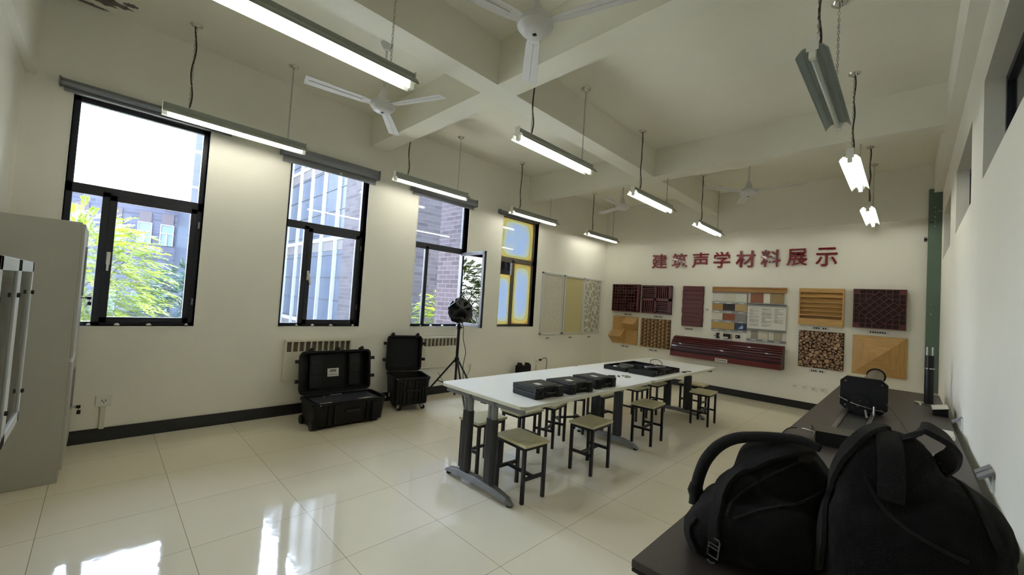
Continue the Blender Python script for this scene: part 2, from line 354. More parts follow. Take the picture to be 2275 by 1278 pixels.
# beams
BZ = 3.58
struct(MB().box(2.335, 2.575, YN, L, BZ, H).build('trim_1', M['ceil']))
struct(MB().box(0, WX, 1.87, 2.125, BZ + .0005, H).build('trim_2', M['ceil']))
struct(MB().box(0, WX, 5.15, 5.405, BZ + .0005, H).build('trim_3', M['ceil']))
struct(MB().box(5.61, WX, YN, L, BZ - .001, H).build('trim_4', M['wall']))
struct(MB().box(0, WX, YN, YN + .06, 3.24, H).build('trim_5', M['wall']))
struct(MB().box(0, WX, L - .05, L, 3.21, H).build('trim_6', M['wall']))
# skirting
struct(MB().box(0, .012, YN, L, 0, .126).build('baseboard_left', M['black_base']))
struct(MB().box(0, 4.8, L - .012, L, 0, .126).build('baseboard_far', M['black_base']))
struct(MB().box(0, WX, YN, YN + .012, 0, .126).build('baseboard_near', M['black_base']))
# peeled paint near the left front corner of the ceiling
b = MB()
for (x, y, r, ey) in [(.02, -.93, .035, .16), (.17, -.80, .05, .10), (.22, -.70, .045, .09), (.30, -.60, .03, .05), (.26, -.78, .05, .07), (.12, -1.0, .06, .1)]:
    n = 22; k = len(b.v); pts = []
    for j in range(n):
        a = 2 * PI * j / n; rr = 1 + .35 * math.sin(5 * a + x * 40) * math.sin(3 * a + y * 9) + random.uniform(-.12, .12)
        pts.append((x + r * rr * math.cos(a) , y + ey * rr * math.sin(a)))
    pts = [(max(.003, p[0]), p[1]) for p in pts]
    b.prism(pts, H - .003, H - .0005)
struct(b.build('trim_7', mat('exposed_grey_render', (112, 104, 98), .9, bump=.4, bscale=60, var=.3, vscale=20)))

# ================================================================ LEFT WINDOWS
XF0, XF1 = -.135, -.085
for i, (a, c) in enumerate(WIN):
    fm = M['frame4'] if i == 3 else M['frame']; gm = M['film'] if i == 3 else M['glass']
    e = struct(bpy.data.objects.new('window_%d' % (i + 1), None)); C.objects.link(e)
    f = MB(); fw = .045
    f.box(XF0, XF1, a, c, ZS, ZS + .035).box(XF0, XF1, a, c, ZT - .05, ZT).box(XF0, XF1, a, a + fw, ZS, ZT).box(XF0, XF1, c - fw, c, ZS, ZT)
    f.box(XF0, XF1, a, c, 2.30, 2.395)
    ym = a + (.27 if i < 3 else .41)
    f.box(XF0, XF1, ym - .03, ym + .03, ZS, 2.35)
    f.build('window_frame', fm, e, bevel=.004)
    MB().box(-.115, -.109, a + .03, c - .03, 2.38, ZT - .03).build('window_pane', gm, e)
    if i == 3:
        MB().box(-.115, -.109, a + .03, ym - .01, ZS + .02, 2.06).build('window_pane', gm, e); MB().box(-.115, -.109, a + .03, ym - .01, 2.06, 2.32).build('window_pane', M['glass'], e)
    else: MB().box(-.115, -.109, a + .03, ym - .01, ZS + .02, 2.32).build('window_pane', gm, e)
    # white plaster reveal bead and sill, lumps of filler on the frame
    s = MB(); s.box(-.13, .004, a - .012, a, ZS, ZT).box(-.13, .004, c, c + .012, ZS, ZT).box(-.13, .006, a - .012, c + .012, ZS - .014, ZS)
    s.build('window_reveal_bead', M['white'], e)
    # opening sash
    sy0, sy1, sz0, sz1 = ym + .02, c - .04, ZS + .025, 2.325
    wv = sy1 - sy0; se = bpy.data.objects.new('window_sash', None)
    sm = MB(); q = .055; t0, t1 = -.03, .012
    if i == 3: q = .022
    # built with the hinge on +y: local origin at hinge, sash spans -y
    sm.box(t0, t1, -wv, 0, sz0, sz0 + q).box(t0, t1, -wv, 0, sz1 - q, sz1).box(t0, t1, -wv, -wv + q, sz0, sz1).box(t0, t1, -q, 0, sz0, sz1)
    so = sm.build('window_sash', fm, e, bevel=.004)
    pn = MB().box(-.012, -.006, -wv + q * .8, -q * .8, sz0 + q * .8, sz1 - q * .8).build('sash_pane', gm, so)
    so.location = (-.09, sy1, 0)
    if i == 2: so.location = (-.07, 3.66, 0); so.rotation_euler = (0, 0, math.radians(86))
    if i < 3:
        h = MB(); hy = -wv + .028
        h.box(t1, t1 + .012, hy - .014, hy + .014, 1.66, 1.78)
        if i == 0: h.prism([(hy - .011, 1.76), (hy + .011, 1.76), (hy + .008, 1.60), (hy - .008, 1.60)], t1 + .02, t1 + .04, 'x')
        else: h.prism([(hy - .011, 1.73), (hy + .011, 1.75), (hy + .035, 1.60), (hy + .018, 1.60)], t1 + .02, t1 + .04, 'x')
        h.cyl((t1, hy, 1.73), (t1 + .035, hy, 1.73), .009)
        h.build('sash_handle', M['white'], so, bevel=.003)
    if i < 3:
        for z in (1.30, 2.12): MB().box(-.085, -.06, c - .03, c - .014, z, z + .07).build('window_hinge', M['steel'], e)
        for y, w_ in ((a + .23, .028), (a + .42, .04), (a + .65, .04), (c - .05, .03)):
            MB().lathe([(0, 0), (w_ * .6, .002), (w_ * .5, .014), (w_ * .2, .022), (0, .024)], (-.075, y, ZS), 10).build('filler_lump', M['white'], e, smooth=True)

# roller blinds over the windows
def blind(y0, y1, z0, z1, drop, lab, rod=False):
    t = thing('roller_blind', lab, 'blind', (0, (y0 + y1) / 2, z0), group='roller blinds above the windows'); w = (y1 - y0) / 2
    h = z1 - z0
    if rod:
        MB().cyl((.04, -w, h / 2), (.04, w, h / 2), .028, 16).build('roller_tube', M['greyal'], t, smooth=True)
        MB().box(0, .07, -w - .012, -w, 0, h).build('end_bracket', M['greyfab'], t); MB().box(0, .07, w, w + .012, 0, h).build('end_bracket', M['greyfab'], t)
    else:
        MB().prism([(0, 0), (.075, 0), (.085, h * .45), (.07, h), (0, h)], -w, w, 'y').build('blind_housing', M['greyal'], t, bevel=.004)
        MB().box(0, .088, -w - .012, -w, -.004, h + .004).build('end_cap', M['greyfab'], t); MB().box(0, .088, w, w + .012, -.004, h + .004).build('end_cap', M['greyfab'], t)
    MB().box(.02, .026, -w + .02, w - .02, -drop, .01).build('blind_fabric', M['greyfab'], t)
    MB().box(.014, .032, -w + .02, w - .02, -drop - .018, -drop).build('bottom_bar', M['greyal'], t)
    if drop > .04 and not rod: MB().cyl((.027, .1, -drop + .01), (.034, .1, -drop + .01), .016, 10).build('pull_sticker', M['seat'], t)
blind(-.98, .30, 3.20, 3.262, .012, 'grey roller blind rolled right up above the first window, beside the grey cabinet')
blind(.78, 2.0, 3.13, 3.25, .055, 'grey roller blind hanging slightly lower above the second window')
blind(2.56, 3.79, 3.13, 3.24, .035, 'grey roller blind above the third window with the sash standing open')
blind(4.37, 5.45, 3.15, 3.22, .0, 'thin grey blind roller above the yellowed fourth window', rod=True)

# radiators
def radiator(y0, y1, lab):
    t = thing('radiator', lab, 'radiator', (0, (y0 + y1) / 2, .44), group='wall radiators under the windows'); w = (y1 - y0) / 2
    b = MB(); b.box(.012, .085, -w, w, 0, .335).box(.012, .085, -w, w, .455, .48)
    n = 11
    for k in range(n + 1):
        y = -w + (2 * w - .016) * k / n; b.box(.012, .085, y, y + .016, .33, .46)
    b.build('cover', M['offwhite'], t, bevel=.003)
    MB().box(.012, .05, -w + .01, w - .01, .33, .46).build('grille_back', M['vent'], t)
radiator(.98, 1.78, 'cream radiator cover on the wall behind the large open equipment case')
radiator(2.76, 3.56, 'cream radiator cover on the wall behind the speaker tripod')

# ================================================================ FLUORESCENT LAMPS
def make_chain(r=.0085, l=.03):
    b = MB(); z = 0; k = 0
    while z < .80:
        T = Matrix.Rotation((k % 2) * PI / 2, 4, 'Z'); b.T = Matrix.Translation((0, 0, z)) @ T
        pts = [(r * .75 * math.cos(a), 0, l / 2 + (l * .3 if math.sin(a) > 0 else -l * .3) * (abs(math.sin(a)) > .01) + r * .6 * math.sin(a)) for a in [PI / 4 * j + PI / 8 for j in range(8)]]
        b.tube(pts, .0022, 4, 0, True); z += l * .86; k += 1
    return b
def make_lamp(lit, lab, group):
    t = thing('fluorescent_lamp', lab, 'lamp', (0, 0, 0), group=group)
    hw = .62; Z = 3.09
    f = MB()
    f.box(-.022, .022, -hw, hw, Z + .035, Z + .095)
    for s in (-1, 1):
        f.prism([(s * .02, Z + .05), (s * .05, Z + .045), (s * .078, Z + .012), (s * .082, Z - .004), (s * .079, Z - .004), (s * .074, Z + .010), (s * .048, Z + .04), (s * .02, Z + .043)], -hw, hw, 'y')
    f.build('reflector', M['fixture'] if lit else M['fixdull'], t)
    MB().cyl((0, -hw + .045, Z), (0, hw - .045, Z), .0155, 14).build('fluorescent_tube', M['tube'] if lit else M['tubeoff'], t, smooth=True)
    for s in (-1, 1):
        MB().box(-.018, .018, s * (hw - .02) - .018, s * (hw - .02) + .018, Z - .02, Z + .05).cyl((0, s * (hw - .045), Z), (0, s * (hw - .02), Z), .012).build('lamp_holder', M['white'], t, bevel=.004)
    for s in (-1, 1):
        ch = make_chain().build('suspension_chain', M['steel'], t); ch.location = (0, s * .43, 3.19)
        MB().lathe([(0, -.035), (.012, -.034), (.03, -.024), (.05, -.006), (.052, 0), (0, 0)], (0, s * .43, H), 24).build('ceiling_canopy', M['chrome'], t, smooth=True)
    p = [(.006 + .006 * math.sin(k * 1.3), -.43 + .012 * math.sin(k * .9), 3.20 + .78 * k / 12) for k in range(13)]
    MB().tube(catmull(p, 3), .0065, 6).build('power_cord', M['cord'], t, smooth=True)
    for s in (-1, 1): MB().box(-.03, .03, s * hw - .002, s * hw + .002, Z + .02, Z + .11).build('end_plate', M['white'], t)
    return t
RX = [.45, 2.72, 4.95]; LY = [.29, 2.65, 4.88, 7.17]
lab = {(0, 0): 'lit ceiling strip lamp nearest the first window, in the window-side row', (0, 1): 'lit ceiling strip lamp hanging between the second and third windows', (0, 2): 'lit ceiling strip lamp hanging just in front of the yellowed fourth window',
       (0, 3): 'lit strip lamp furthest back in the window-side row, near the far left corner', (1, 0): 'lit strip lamp of the middle row hanging before the first cross beam', (1, 1): 'lit strip lamp hanging just beyond the crossing of the two nearest beams',
       (1, 2): 'lit strip lamp in the middle row just before the second cross beam', (1, 3): 'lit strip lamp furthest back in the middle row, above the red wall letters',
       (2, 1): 'the only unlit strip lamp, with a dull grey reflector, along the right wall', (2, 2): 'lit strip lamp just beyond the unlit one, along the right wall', (2, 3): 'lit strip lamp furthest back in the row along the right wall'}
lamp0 = make_lamp(True, lab[(0, 0)], 'suspended fluorescent strip lamps'); lamp0.location = (RX[0], LY[0], 0)
for (r, c), s in lab.items():
    if (r, c) in ((0, 0), (2, 1)): continue
    dup(lamp0, (RX[r], LY[c], 0), 0, s, 'suspended fluorescent strip lamps')
u = make_lamp(False, lab[(2, 1)], 'suspended fluorescent strip lamps'); u.location = (4.95, 2.80, 0)

# ================================================================ CEILING FANS
def make_fan():
    t = thing('ceiling_fan', '', 'fan', group='white three-blade ceiling fans')
    MB().lathe([(0, -.07), (.03, -.07), (.05, -.03), (.062, 0), (0, 0)], (0, 0, H)).build('ceiling_canopy', M['fan'], t, smooth=True)
    MB().cyl((0, 0, 3.5), (0, 0, H - .04), .012).lathe([(.012, .12), (.04, .06), (.045, 0), (0, 0)][::-1], (0, 0, 3.44)).build('down_rod', M['fan'], t, smooth=True)
    MB().lathe([(0, -.05), (.06, -.048), (.095, -.03), (.105, -.01), (.118, 0), (.122, .02), (.115, .045), (.08, .06), (.04, .07), (0, .07)], (0, 0, 3.37), 32).build('motor_housing', M['fan'], t, smooth=True)
    MB().box(-.012, .012, -.012, .012, 3.317, 3.321).build('maker_badge', M['black'], t)
    for k in range(3):
        b = MB(); b.T = Matrix.Rotation(k * 2 * PI / 3, 4, 'Z') @ Matrix.Translation((0, 0, 3.385)) @ Matrix.Rotation(math.radians(9), 4, 'X')
        b.prism([(.10, -.035), (.2, -.05), (.69, -.068), (.695, .06), (.2, .05), (.10, .035)], -.002, .002)
        b.prism([(.2, -.006), (.66, -.006), (.66, .006), (.2, .006)], -.006, .002)
        b.build('blade', M['fan'], t, bevel=.0015, seg=1)
        b = MB(); b.T = Matrix.Rotation(k * 2 * PI / 3, 4, 'Z') @ Matrix.Translation((0, 0, 3.385)) @ Matrix.Rotation(math.radians(9), 4, 'X')
        b.prism([(.08, -.03), (.22, -.045), (.24, 0), (.22, .045), (.08, .03)], .002, .006)
        for yy in (-.025, .025): b.cyl((.2, yy, -.004), (.2, yy, .008), .006, 8)
        b.build('blade_bracket', M['fan'], t)
    return t
f0 = make_fan(); f0.location = (3.58, 1.28, 0); f0.rotation_euler.z = math.radians(16); f0['label'] = 'white ceiling fan before the first cross beam, between the middle and right lamp rows'
for x, y, a, s in [(1.66, 1.2, 22, 'white ceiling fan in the window-side bay behind the largest lit lamp'), (1.66, 5.86, 37, 'white ceiling fan beyond the second cross beam in the window-side bay'), (3.65, 5.99, -5, 'white ceiling fan in the far bay above the red wall letters')]:
    dup(f0, (x, y, 0), math.radians(a), s)

# ================================================================ FAR WALL: red characters
chars = '建筑声学材料展示'
cx = [(1.20, 1.545), (1.65, 1.985), (2.085, 2.42), (2.515, 2.825), (2.925, 3.262), (3.355, 3.676), (3.768, 4.078), (4.19, 4.492)]
ordn = ['first', 'second', 'third', 'fourth', 'fifth', 'sixth', 'seventh', 'last']
for i, ch in enumerate(chars):
    o = text('wall_character', ch, .36, M['red'], None, None, .012, .0035)
    x0, x1, y0, y1 = bounds(o.data)
    a, c = cx[i]; z0, z1 = 2.50, 2.822
    sc = Matrix.Diagonal(((c - a) / (x1 - x0), (z1 - z0) / (y1 - y0), 1, 1)); o.data.transform(Matrix.Translation((-(x0 + x1) / 2, -(y0 + y1) / 2, 0))); o.data.transform(sc)
    o.matrix_world = Matrix.Translation(((a + c) / 2, L - .016, (z0 + z1) / 2)) @ RXF
    tag(o, 'dark red raised character %s, %s of the eight on the far wall' % (ch, ordn[i]), 'letter', 'red characters on the far wall')
    if i in (1, 5):
        fb = MB(); random.seed(i)
        for k in range(7):
            x, y = random.uniform(-.05, .06), random.uniform(-.10, .03)
            fb.add([(x, y, .017), (x + .035, y + .012, .024), (x + .03, y - .02, .019)], [(0, 1, 2)])
        fb.build('torn_film', M['chrome'], o)
# ---------------------------------------------------------------- caption plates
def caption(x, z, w, lab, axis='far', glyphs=None, h=.03):
    if axis == 'far': loc, rz = (x, L, z), 0
    else: loc, rz = (0, x, z), PI / 2
    t = thing('caption_label', lab, 'label', loc, rz, 'small printed caption labels')
    MB().box(-w / 2 - .03, w / 2 + .03, -.002, 0, -h, h).build('label_card', M['paper'], t)
    b = MB(); n = max(3, int(w / .028)); random.seed(int(x * 100))
    for k in range(n):
        xx = -w / 2 + w * k / n
        if .45 < k / n < .55: continue
        b.box(xx, xx + w / n * .72, -.0035, -.002, -.009, .011 if k % 3 else .005); b.box(xx + .004, xx + w / n * .5, -.0038, -.002, -.013, .014)
    b.build('printed_text', M['ink'], t)
# ---------------------------------------------------------------- diffuser panels
def panel(name, lab, x0, x1, z0, z1, cat='panel'):
    t = thing(name, lab, cat, (x0, L, z0), group='acoustic sample panels on the far wall'); return t, x1 - x0, z1 - z0
# 1 egg-crate grid
t, w, h = panel('diffuser_panel', 'dark red square grid panel, upper left of the wall samples', .28, .955, 1.49, 2.13)
MB().box(0, w, -.03, 0, 0, h).build('back_board', M['redwood_shade'], t)
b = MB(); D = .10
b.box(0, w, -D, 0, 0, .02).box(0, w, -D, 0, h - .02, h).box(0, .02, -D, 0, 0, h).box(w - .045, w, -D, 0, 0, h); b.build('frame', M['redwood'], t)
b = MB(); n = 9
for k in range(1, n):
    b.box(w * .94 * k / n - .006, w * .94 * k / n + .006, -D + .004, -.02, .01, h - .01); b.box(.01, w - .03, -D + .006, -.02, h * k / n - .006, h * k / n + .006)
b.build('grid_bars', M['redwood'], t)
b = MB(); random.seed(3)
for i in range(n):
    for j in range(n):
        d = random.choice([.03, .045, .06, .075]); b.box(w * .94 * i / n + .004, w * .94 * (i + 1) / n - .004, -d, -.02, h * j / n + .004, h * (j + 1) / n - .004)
b.build('well_blocks', M['redwood_shade'], t)
# 2 four quadrants of slats
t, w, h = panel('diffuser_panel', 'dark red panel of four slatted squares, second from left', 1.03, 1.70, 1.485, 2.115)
MB().box(0, w, -.03, 0, 0, h).build('back_board', M['redwood_shade'], t)
b = MB(); b.box(0, w, -D, 0, 0, .03).box(0, w, -D, 0, h - .03, h).box(0, .03, -D, 0, 0, h).box(w - .05, w, -D, 0, 0, h).box(w / 2 - .035, w / 2 + .015, -D, 0, 0, h).box(0, w, -D, 0, h / 2 - .03, h / 2 + .03)
b.build('frame', M['redwood'], t)
b = MB()
for qx in (0, 1):
    for qz in (0, 1):
        ax, bx = (.03, w / 2 - .035) if qx == 0 else (w / 2 + .015, w - .05); az, bz = (.03, h / 2 - .03) if qz == 0 else (h / 2 + .03, h - .03)
        for k in range(1, 6):
            if (qx + qz) % 2 == 0: xx = ax + (bx - ax) * k / 6; b.box(xx - .010, xx + .010, -D + .004, -.02, az, bz)
            else: zz = az + (bz - az) * k / 6; b.box(ax, bx, -D + .004, -.02, zz - .010, zz + .010)
b.build('slats', M['redwood'], t)
# 3 oak board with two ridge blocks
t, w, h = panel('diffuser_panel', 'oak panel with two protruding wedge blocks, lower left', .29, .94, .737, 1.378)
MB().box(0, w, -.03, 0, 0, h).build('back_board', M['oak'], t)
def ridge(x0, x1, z0, z1, d, lean):
    b = MB(); zm = (z0 + z1) / 2
    b.add([(x0, -.03, z0), (x1, -.03, z0), (x1, -.03, z1), (x0, -.03, z1), (x0 + lean, -d, zm - .0), (x1 + lean, -d, zm - .0)], [(3, 2, 5, 4), (4, 5, 1, 0), (0, 3, 4), (2, 1, 5), (0, 1, 2, 3)])
    b.build('wedge_block', M['oak'], t)
ridge(w * .52, w - .01, h * .50, h - .01, .19, -.02)
ridge(0.0, w * .50, .01, h * .50, .19, -.02)
# 4 wood mosaic
t, w, h = panel('wood_mosaic_panel', 'brown mosaic panel of small staggered wood blocks', 1.02, 1.695, .73, 1.368)
MB().box(0, w, -.02, 0, 0, h).build('back_board', M['mos3'], t)
b = MB(); random.seed(5); n = 16
for j in range(n):
    for i in range(n):
        o_ = .5 if j % 2 else 0; x0 = w * (i + o_ * .5 - .12) / n; x1 = x0 + w / n * random.uniform(.86, 1.0); z0 = h * j / n; k = (i * 3 + j * 2) % 4
        d = (.058, .030, .046, .034)[k] + random.uniform(-.005, .005); b.box(max(0, x0), min(w, x1), -d, -.015, z0 + .0015, z0 + h / n * random.uniform(.86, .97), (0, 2, 1, 1)[k])
b.build('wood_blocks', [M['mos1'], M['mos2'], M['mos3']], t)
# 5 red ridged board
t, w, h = panel('acoustic_board', 'plain brick-red board with shallow horizontal ridges', 1.93, 2.358, 1.275, 2.115)
b = MB(); poly = [(0, 0)]
segs = 9
for k in range(segs):
    z0 = h * k / segs; z1 = h * (k + 1) / segs; dd = -.045 - (.012 if k % 3 == 0 else .004)
    b.box((0 if k % 2 else .006), w - (0 if k % 2 else .004), dd, 0, z0 + .001, z1 - .001)
b.box(.004, w - .004, -.04, 0, 0, h)
b.build('ridged_board', M['redpanel'], t, bevel=.004)
# 6 sample display
t = thing('sample_display', 'wall display of wood, fabric and metal samples in aluminium rails', 'display', (0, L, 0))
b = MB(); b.prism([(L - .005 - L, 2.01), (-.055, 2.01), (-.055, 2.06), (-.045, 2.075), (-.055, 2.09), (-.05, 2.112), (-.005, 2.112)], 2.527, 3.79, 'x')
b.build('oak_valance', M['oakd'], t, bevel=.003)
MB().box(2.53, 3.17, -.012, 0, 1.22, 2.01).box(3.17, 3.75, -.012, 0, 1.80, 2.01).box(3.17, 3.79, -.01, 0, 1.10, 1.30).build('backing_board', M['paper'], t)
for z in (1.988, 1.80, 1.625, 1.435, 1.262): MB().box(2.525, 3.168, -.034, -.01, z - .022 if z < 1.98 else z - .008, z + .006).build('aluminium_rail', M['steel'], t)
MB().box(3.17, 3.80, -.034, -.01, 1.10, 1.14).build('aluminium_rail', M['steel'], t)
b = MB()
for k in range(5):
    z = 1.835 + .03 * k
    for j in range(3): b.box(2.53 + .212 * j, 2.53 + .212 * (j + 1) - .002, -.03, -.01, z, z + .019, j)
b.box(3.152, 3.168, -.036, -.01, 1.81, 1.99, 3)
b.build('slat_sample', [M['white'], M['offwhite'], M['white'], M['steel']], t)
def sample(x0, x1, z0, z1, m_): MB().box(x0, x1, -.028, -.012, z0, z1).build('sample_tile', m_, t)
sm_ = lambda n_, c_: mat('sample_' + n_, c_, .6, var=.1, vscale=8, stretch=(2, 2, 20))
sample(2.53, 2.73, 1.645, 1.775, sm_('oak', (170, 132, 80))); sample(2.735, 2.945, 1.645, 1.775, sm_('charcoal', (46, 40, 46))); sample(2.95, 3.162, 1.645, 1.775, sm_('beige', (180, 155, 112)))
sample(2.53, 2.73, 1.455, 1.585, sm_('white', (208, 205, 192))); sample(2.735, 2.95, 1.455, 1.585, sm_('terracotta', (140, 76, 46))); sample(2.955, 3.162, 1.455, 1.585, sm_('grey', (132, 129, 130)))
sample(2.53, 2.95, 1.275, 1.415, sm_('ochre', (180, 148, 86)))
sb = MB().box(2.955, 3.162, -.028, -.012, 1.275, 1.415).build('printed_sample_tile', mat('sample_navy', (38, 48, 78), .5), t)
MB().prism([(3.02, 1.30), (3.10, 1.305), (3.11, 1.34), (3.085, 1.39), (3.075, 1.36), (3.04, 1.33)], -.0295, -.028, 'y').build('pale_print', mat('pale_blue_print', (150, 170, 205), .6), sb)
sample(3.172, 3.212, 1.82, 2.0, sm_('pinkwhite', (206, 196, 186))); sample(3.214, 3.425, 1.82, 2.0, sm_('redbrown', (142, 92, 66))); sample(3.43, 3.535, 1.82, 2.0, sm_('cream', (222, 219, 208))); sample(3.54, 3.75, 1.82, 2.0, sm_('khaki', (152, 130, 88)))
sample(3.245, 3.355, 1.135, 1.295, sm_('stonegrey', (150, 143, 130))); sample(3.36, 3.525, 1.135, 1.295, sm_('lightstone', (200, 194, 178))); sample(3.535, 3.62, 1.135, 1.295, sm_('cream2', (206, 203, 190))); sample(3.625, 3.73, 1.135, 1.295, sm_('taupe', (172, 160, 140)))
b = MB()
for z in (1.80, 1.625, 1.435, 1.262):
    for x in (2.62, 2.84, 3.06): b.box(x - .04, x + .045, -.036, -.034, z - .016, z - .002)
for x in (3.28, 3.47, 3.66): b.box(x - .03, x + .05, -.036, -.034, 1.112, 1.13)
b.build('rail_caption', M['paper'], t)
# document board
t = thing('document_board', 'white printed text board clamped between silver rails beside the samples', 'board', (3.17, L, 1.30))
MB().box(.005, .625, -.04, -.036, .03, .46).build('board_sheet', M['paper'], t)
MB().box(0, .63, -.05, -.036, .455, .50).build('clamp_rail', M['steel'], t); MB().box(0, .63, -.05, -.036, -.005, .035).build('clamp_rail', M['steel'], t)
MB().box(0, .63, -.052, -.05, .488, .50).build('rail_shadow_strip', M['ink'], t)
b = MB(); random.seed(11)
for col in range(3):
    x0 = .035 + col * .205; z = .42
    while z > (.08 if col < 2 else .16):
        ln = random.choice([.15, .16, .165, .165, .06, .09]) if col < 2 else random.choice([.14, .05, .05, .14, .08])
        b.box(x0 + random.choice([0, 0, 0, .01]), x0 + ln, -.0415, -.04, z - .0045, z); z -= random.choice([.011, .011, .011, .022])
b.build('printed_text', M['inkgrey'], t)
# small fittings below the samples
t = thing('mounting_bracket', 'small black two-armed bracket under the sample rows, leftmost fitting', 'bracket', (2.64, L, 1.14))
MB().box(-.015, .045, -.03, 0, .02, .05).box(-.015, .045, -.03, 0, -.055, -.025).box(-.0, .03, -.045, 0, -.03, .03).box(-.045, .01, -.04, -.02, -.012, .002).build('bracket_body', M['black'], t, bevel=.004)
t = thing('spring_isolator', 'black boxy spring isolator with a white tag under the samples', 'isolator', (2.83, L, 1.14))
MB().box(-.065, .055, -.06, 0, -.045, .045).build('isolator_body', M['black'], t, bevel=.005)
MB().box(-.058, .025, -.063, -.06, -.04, -.015).build('name_tag', M['paper'], t)
MB().cyl((.07, -.03, -.04), (.07, -.03, .04), .014).build('isolator_spring', M['oakd'], t)
t = thing('rubber_mount', 'smallest black square mount with a pale hole, right of the fittings', 'mount', (3.02, L, 1.15))
MB().box(-.04, .035, -.04, 0, -.03, .03).build('mount_body', M['black'], t, bevel=.005)
MB().cyl((-.015, -.043, 0), (-.015, -.038, 0), .010).build('mount_hole', M['paper'], t)
t = thing('notice_card', 'tiny grey card on the wall right of the brick-red board', 'card', (2.43, L, 1.64))
MB().box(-.035, .035, -.003, 0, -.024, .024).build('card_sheet', M['paper'], t)
MB().box(-.03, .03, -.0045, -.003, .004, .014).box(-.03, .025, -.0045, -.003, -.012, -.004).build('printed_text', M['inkgrey'], t)
# 7 long barrel diffuser
t = thing('barrel_diffuser', 'long glossy dark red ribbed barrel diffuser under the sample display', 'diffuser', (1.82, L - .001, .64))
w = 1.96; prof = []
R_, Hh = .25, .415
for k in range(10):
    a0 = PI / 2 * k / 9; yy = -R_ * math.sin(a0) ** .85 if k else -.0; zz = .12 + (Hh - .12) * math.cos(a0) ** .9 if k < 9 else .12
    prof.append((yy, zz))
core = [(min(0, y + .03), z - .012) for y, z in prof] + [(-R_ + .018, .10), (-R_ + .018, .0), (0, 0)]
MB().prism(core, 0, w, 'x').build('shell_core', M['redwood_shade'], t)  # dark core paints the groove shade between the ribs
gl_ = mat('glossy_dark_red', (84, 22, 28), .35, var=.2, vscale=3, stretch=(1, 10, 10), coat=.25)
for k in range(9):
    (y0, z0), (y1, z1) = prof[k], prof[k + 1]; dx, dz = y1 - y0, z1 - z0; ln = math.hypot(dx, dz); nx, nz = dz / ln * .014, -dx / ln * .014
    a_, c2 = (.0, .54)
    MB().prism([(y0 + dx * a_, z0 + dz * a_), (y0 + dx * c2, z0 + dz * c2), (y0 + dx * c2 - nx, z0 + dz * c2 - nz), (min(0, y0 + dx * a_ - nx), z0 + dz * a_ - nz)], 0, w, 'x').build('rib', gl_, t)
MB().prism([(-R_, .10), (-R_ - .006, .095), (-R_ - .006, 0), (-R_ + .02, 0), (-R_ + .02, .10)], 0, w, 'x').build('lower_fascia', mat('red_fascia', (96, 26, 28), .4, var=.15, vscale=4, stretch=(1, 10, 10)), t)
MB().prism([(0, 0), (-R_, 0), (-R_ - .002, .11), (-.22, .22), (-.16, .33), (-.09, .39), (0, .415)], w, w + .012, 'x').build('end_cheek', mat('end_cheek_brown', (84, 62, 52), .5, var=.15), t)
MB().prism([(0, 0), (-R_, 0), (-R_ - .002, .11), (-.22, .22), (-.16, .33), (-.09, .39), (0, .415)], -.012, 0, 'x').build('end_cheek', M['redwood'], t)
tt = MB().box(.88, 1.10, -R_ - .012, -R_ - .006, .005, .065).build('caption_card', M['paper'], t)
b = MB()
for k in range(8): b.box(.90 + .024 * k, .90 + .024 * k + .016, -R_ - .0135, -R_ - .012, .025, .045)
b.build('printed_text', M['ink'], tt)
# 8 oak louvre
t, w, h = panel('louvre_panel', 'oak louvre panel with angled horizontal slats', 3.986, 4.605, 1.473, 2.11); D = .085
MB().box(0, w, -.015, 0, 0, h).build('back_board', M['oakd'], t)
MB().box(0, .02, -D, 0, 0, h).build('side_frame', M['oak'], t); MB().box(w - .02, w, -D, 0, 0, h).build('side_frame', M['oak'], t)
b = MB()
for z0, z1, d0, d1 in [(0, .115, D, D), (.565, h, D, D), (.165, .18, D, D), (.24, .255, D, D), (.315, .33, D, D), (.39, .405, D, D)]: b.box(.02, w - .02, -d0, -.01, z0, z1)
b.prism([(-.01, .48), (-D, .48), (-D, .49), (-.03, .555), (-.01, .555)], .02, w - .02, 'x')
for z in (.185, .26, .335, .41): b.prism([(-.012, z), (-.05, z), (-.02, z + .06), (-.012, z + .06)], .02, w - .02, 'x')
b.build('louvre_slats', M['oak'], t)
# 9 log slices
t, w, h = panel('wood_slice_panel', 'panel covered with round wood slices, below the oak louvre', 3.995, 4.617, .74, 1.372)
MB().box(0, w, -.025, 0, 0, h).build('back_board', M['logback'], t)
b = MB(); random.seed(21); placed = []
for k in range(6000):
    r = random.choice([.034, .03, .026, .022, .018]) if k < 1500 else .014
    x, z = random.uniform(r, w - r), random.uniform(r, h - r)
    if all((x - p[0]) ** 2 + (z - p[1]) ** 2 > (r + p[2]) ** 2 * .97 for p in placed):
        placed.append((x, z, r)); b.cyl((x, -.02, z), (x, -random.uniform(.04, .075), z), r, 14, 0 if random.random() < .75 else 1)
b.build('wood_slices', [M['log'], mat('wood_slice_pale', (178, 146, 112), .6)], t)
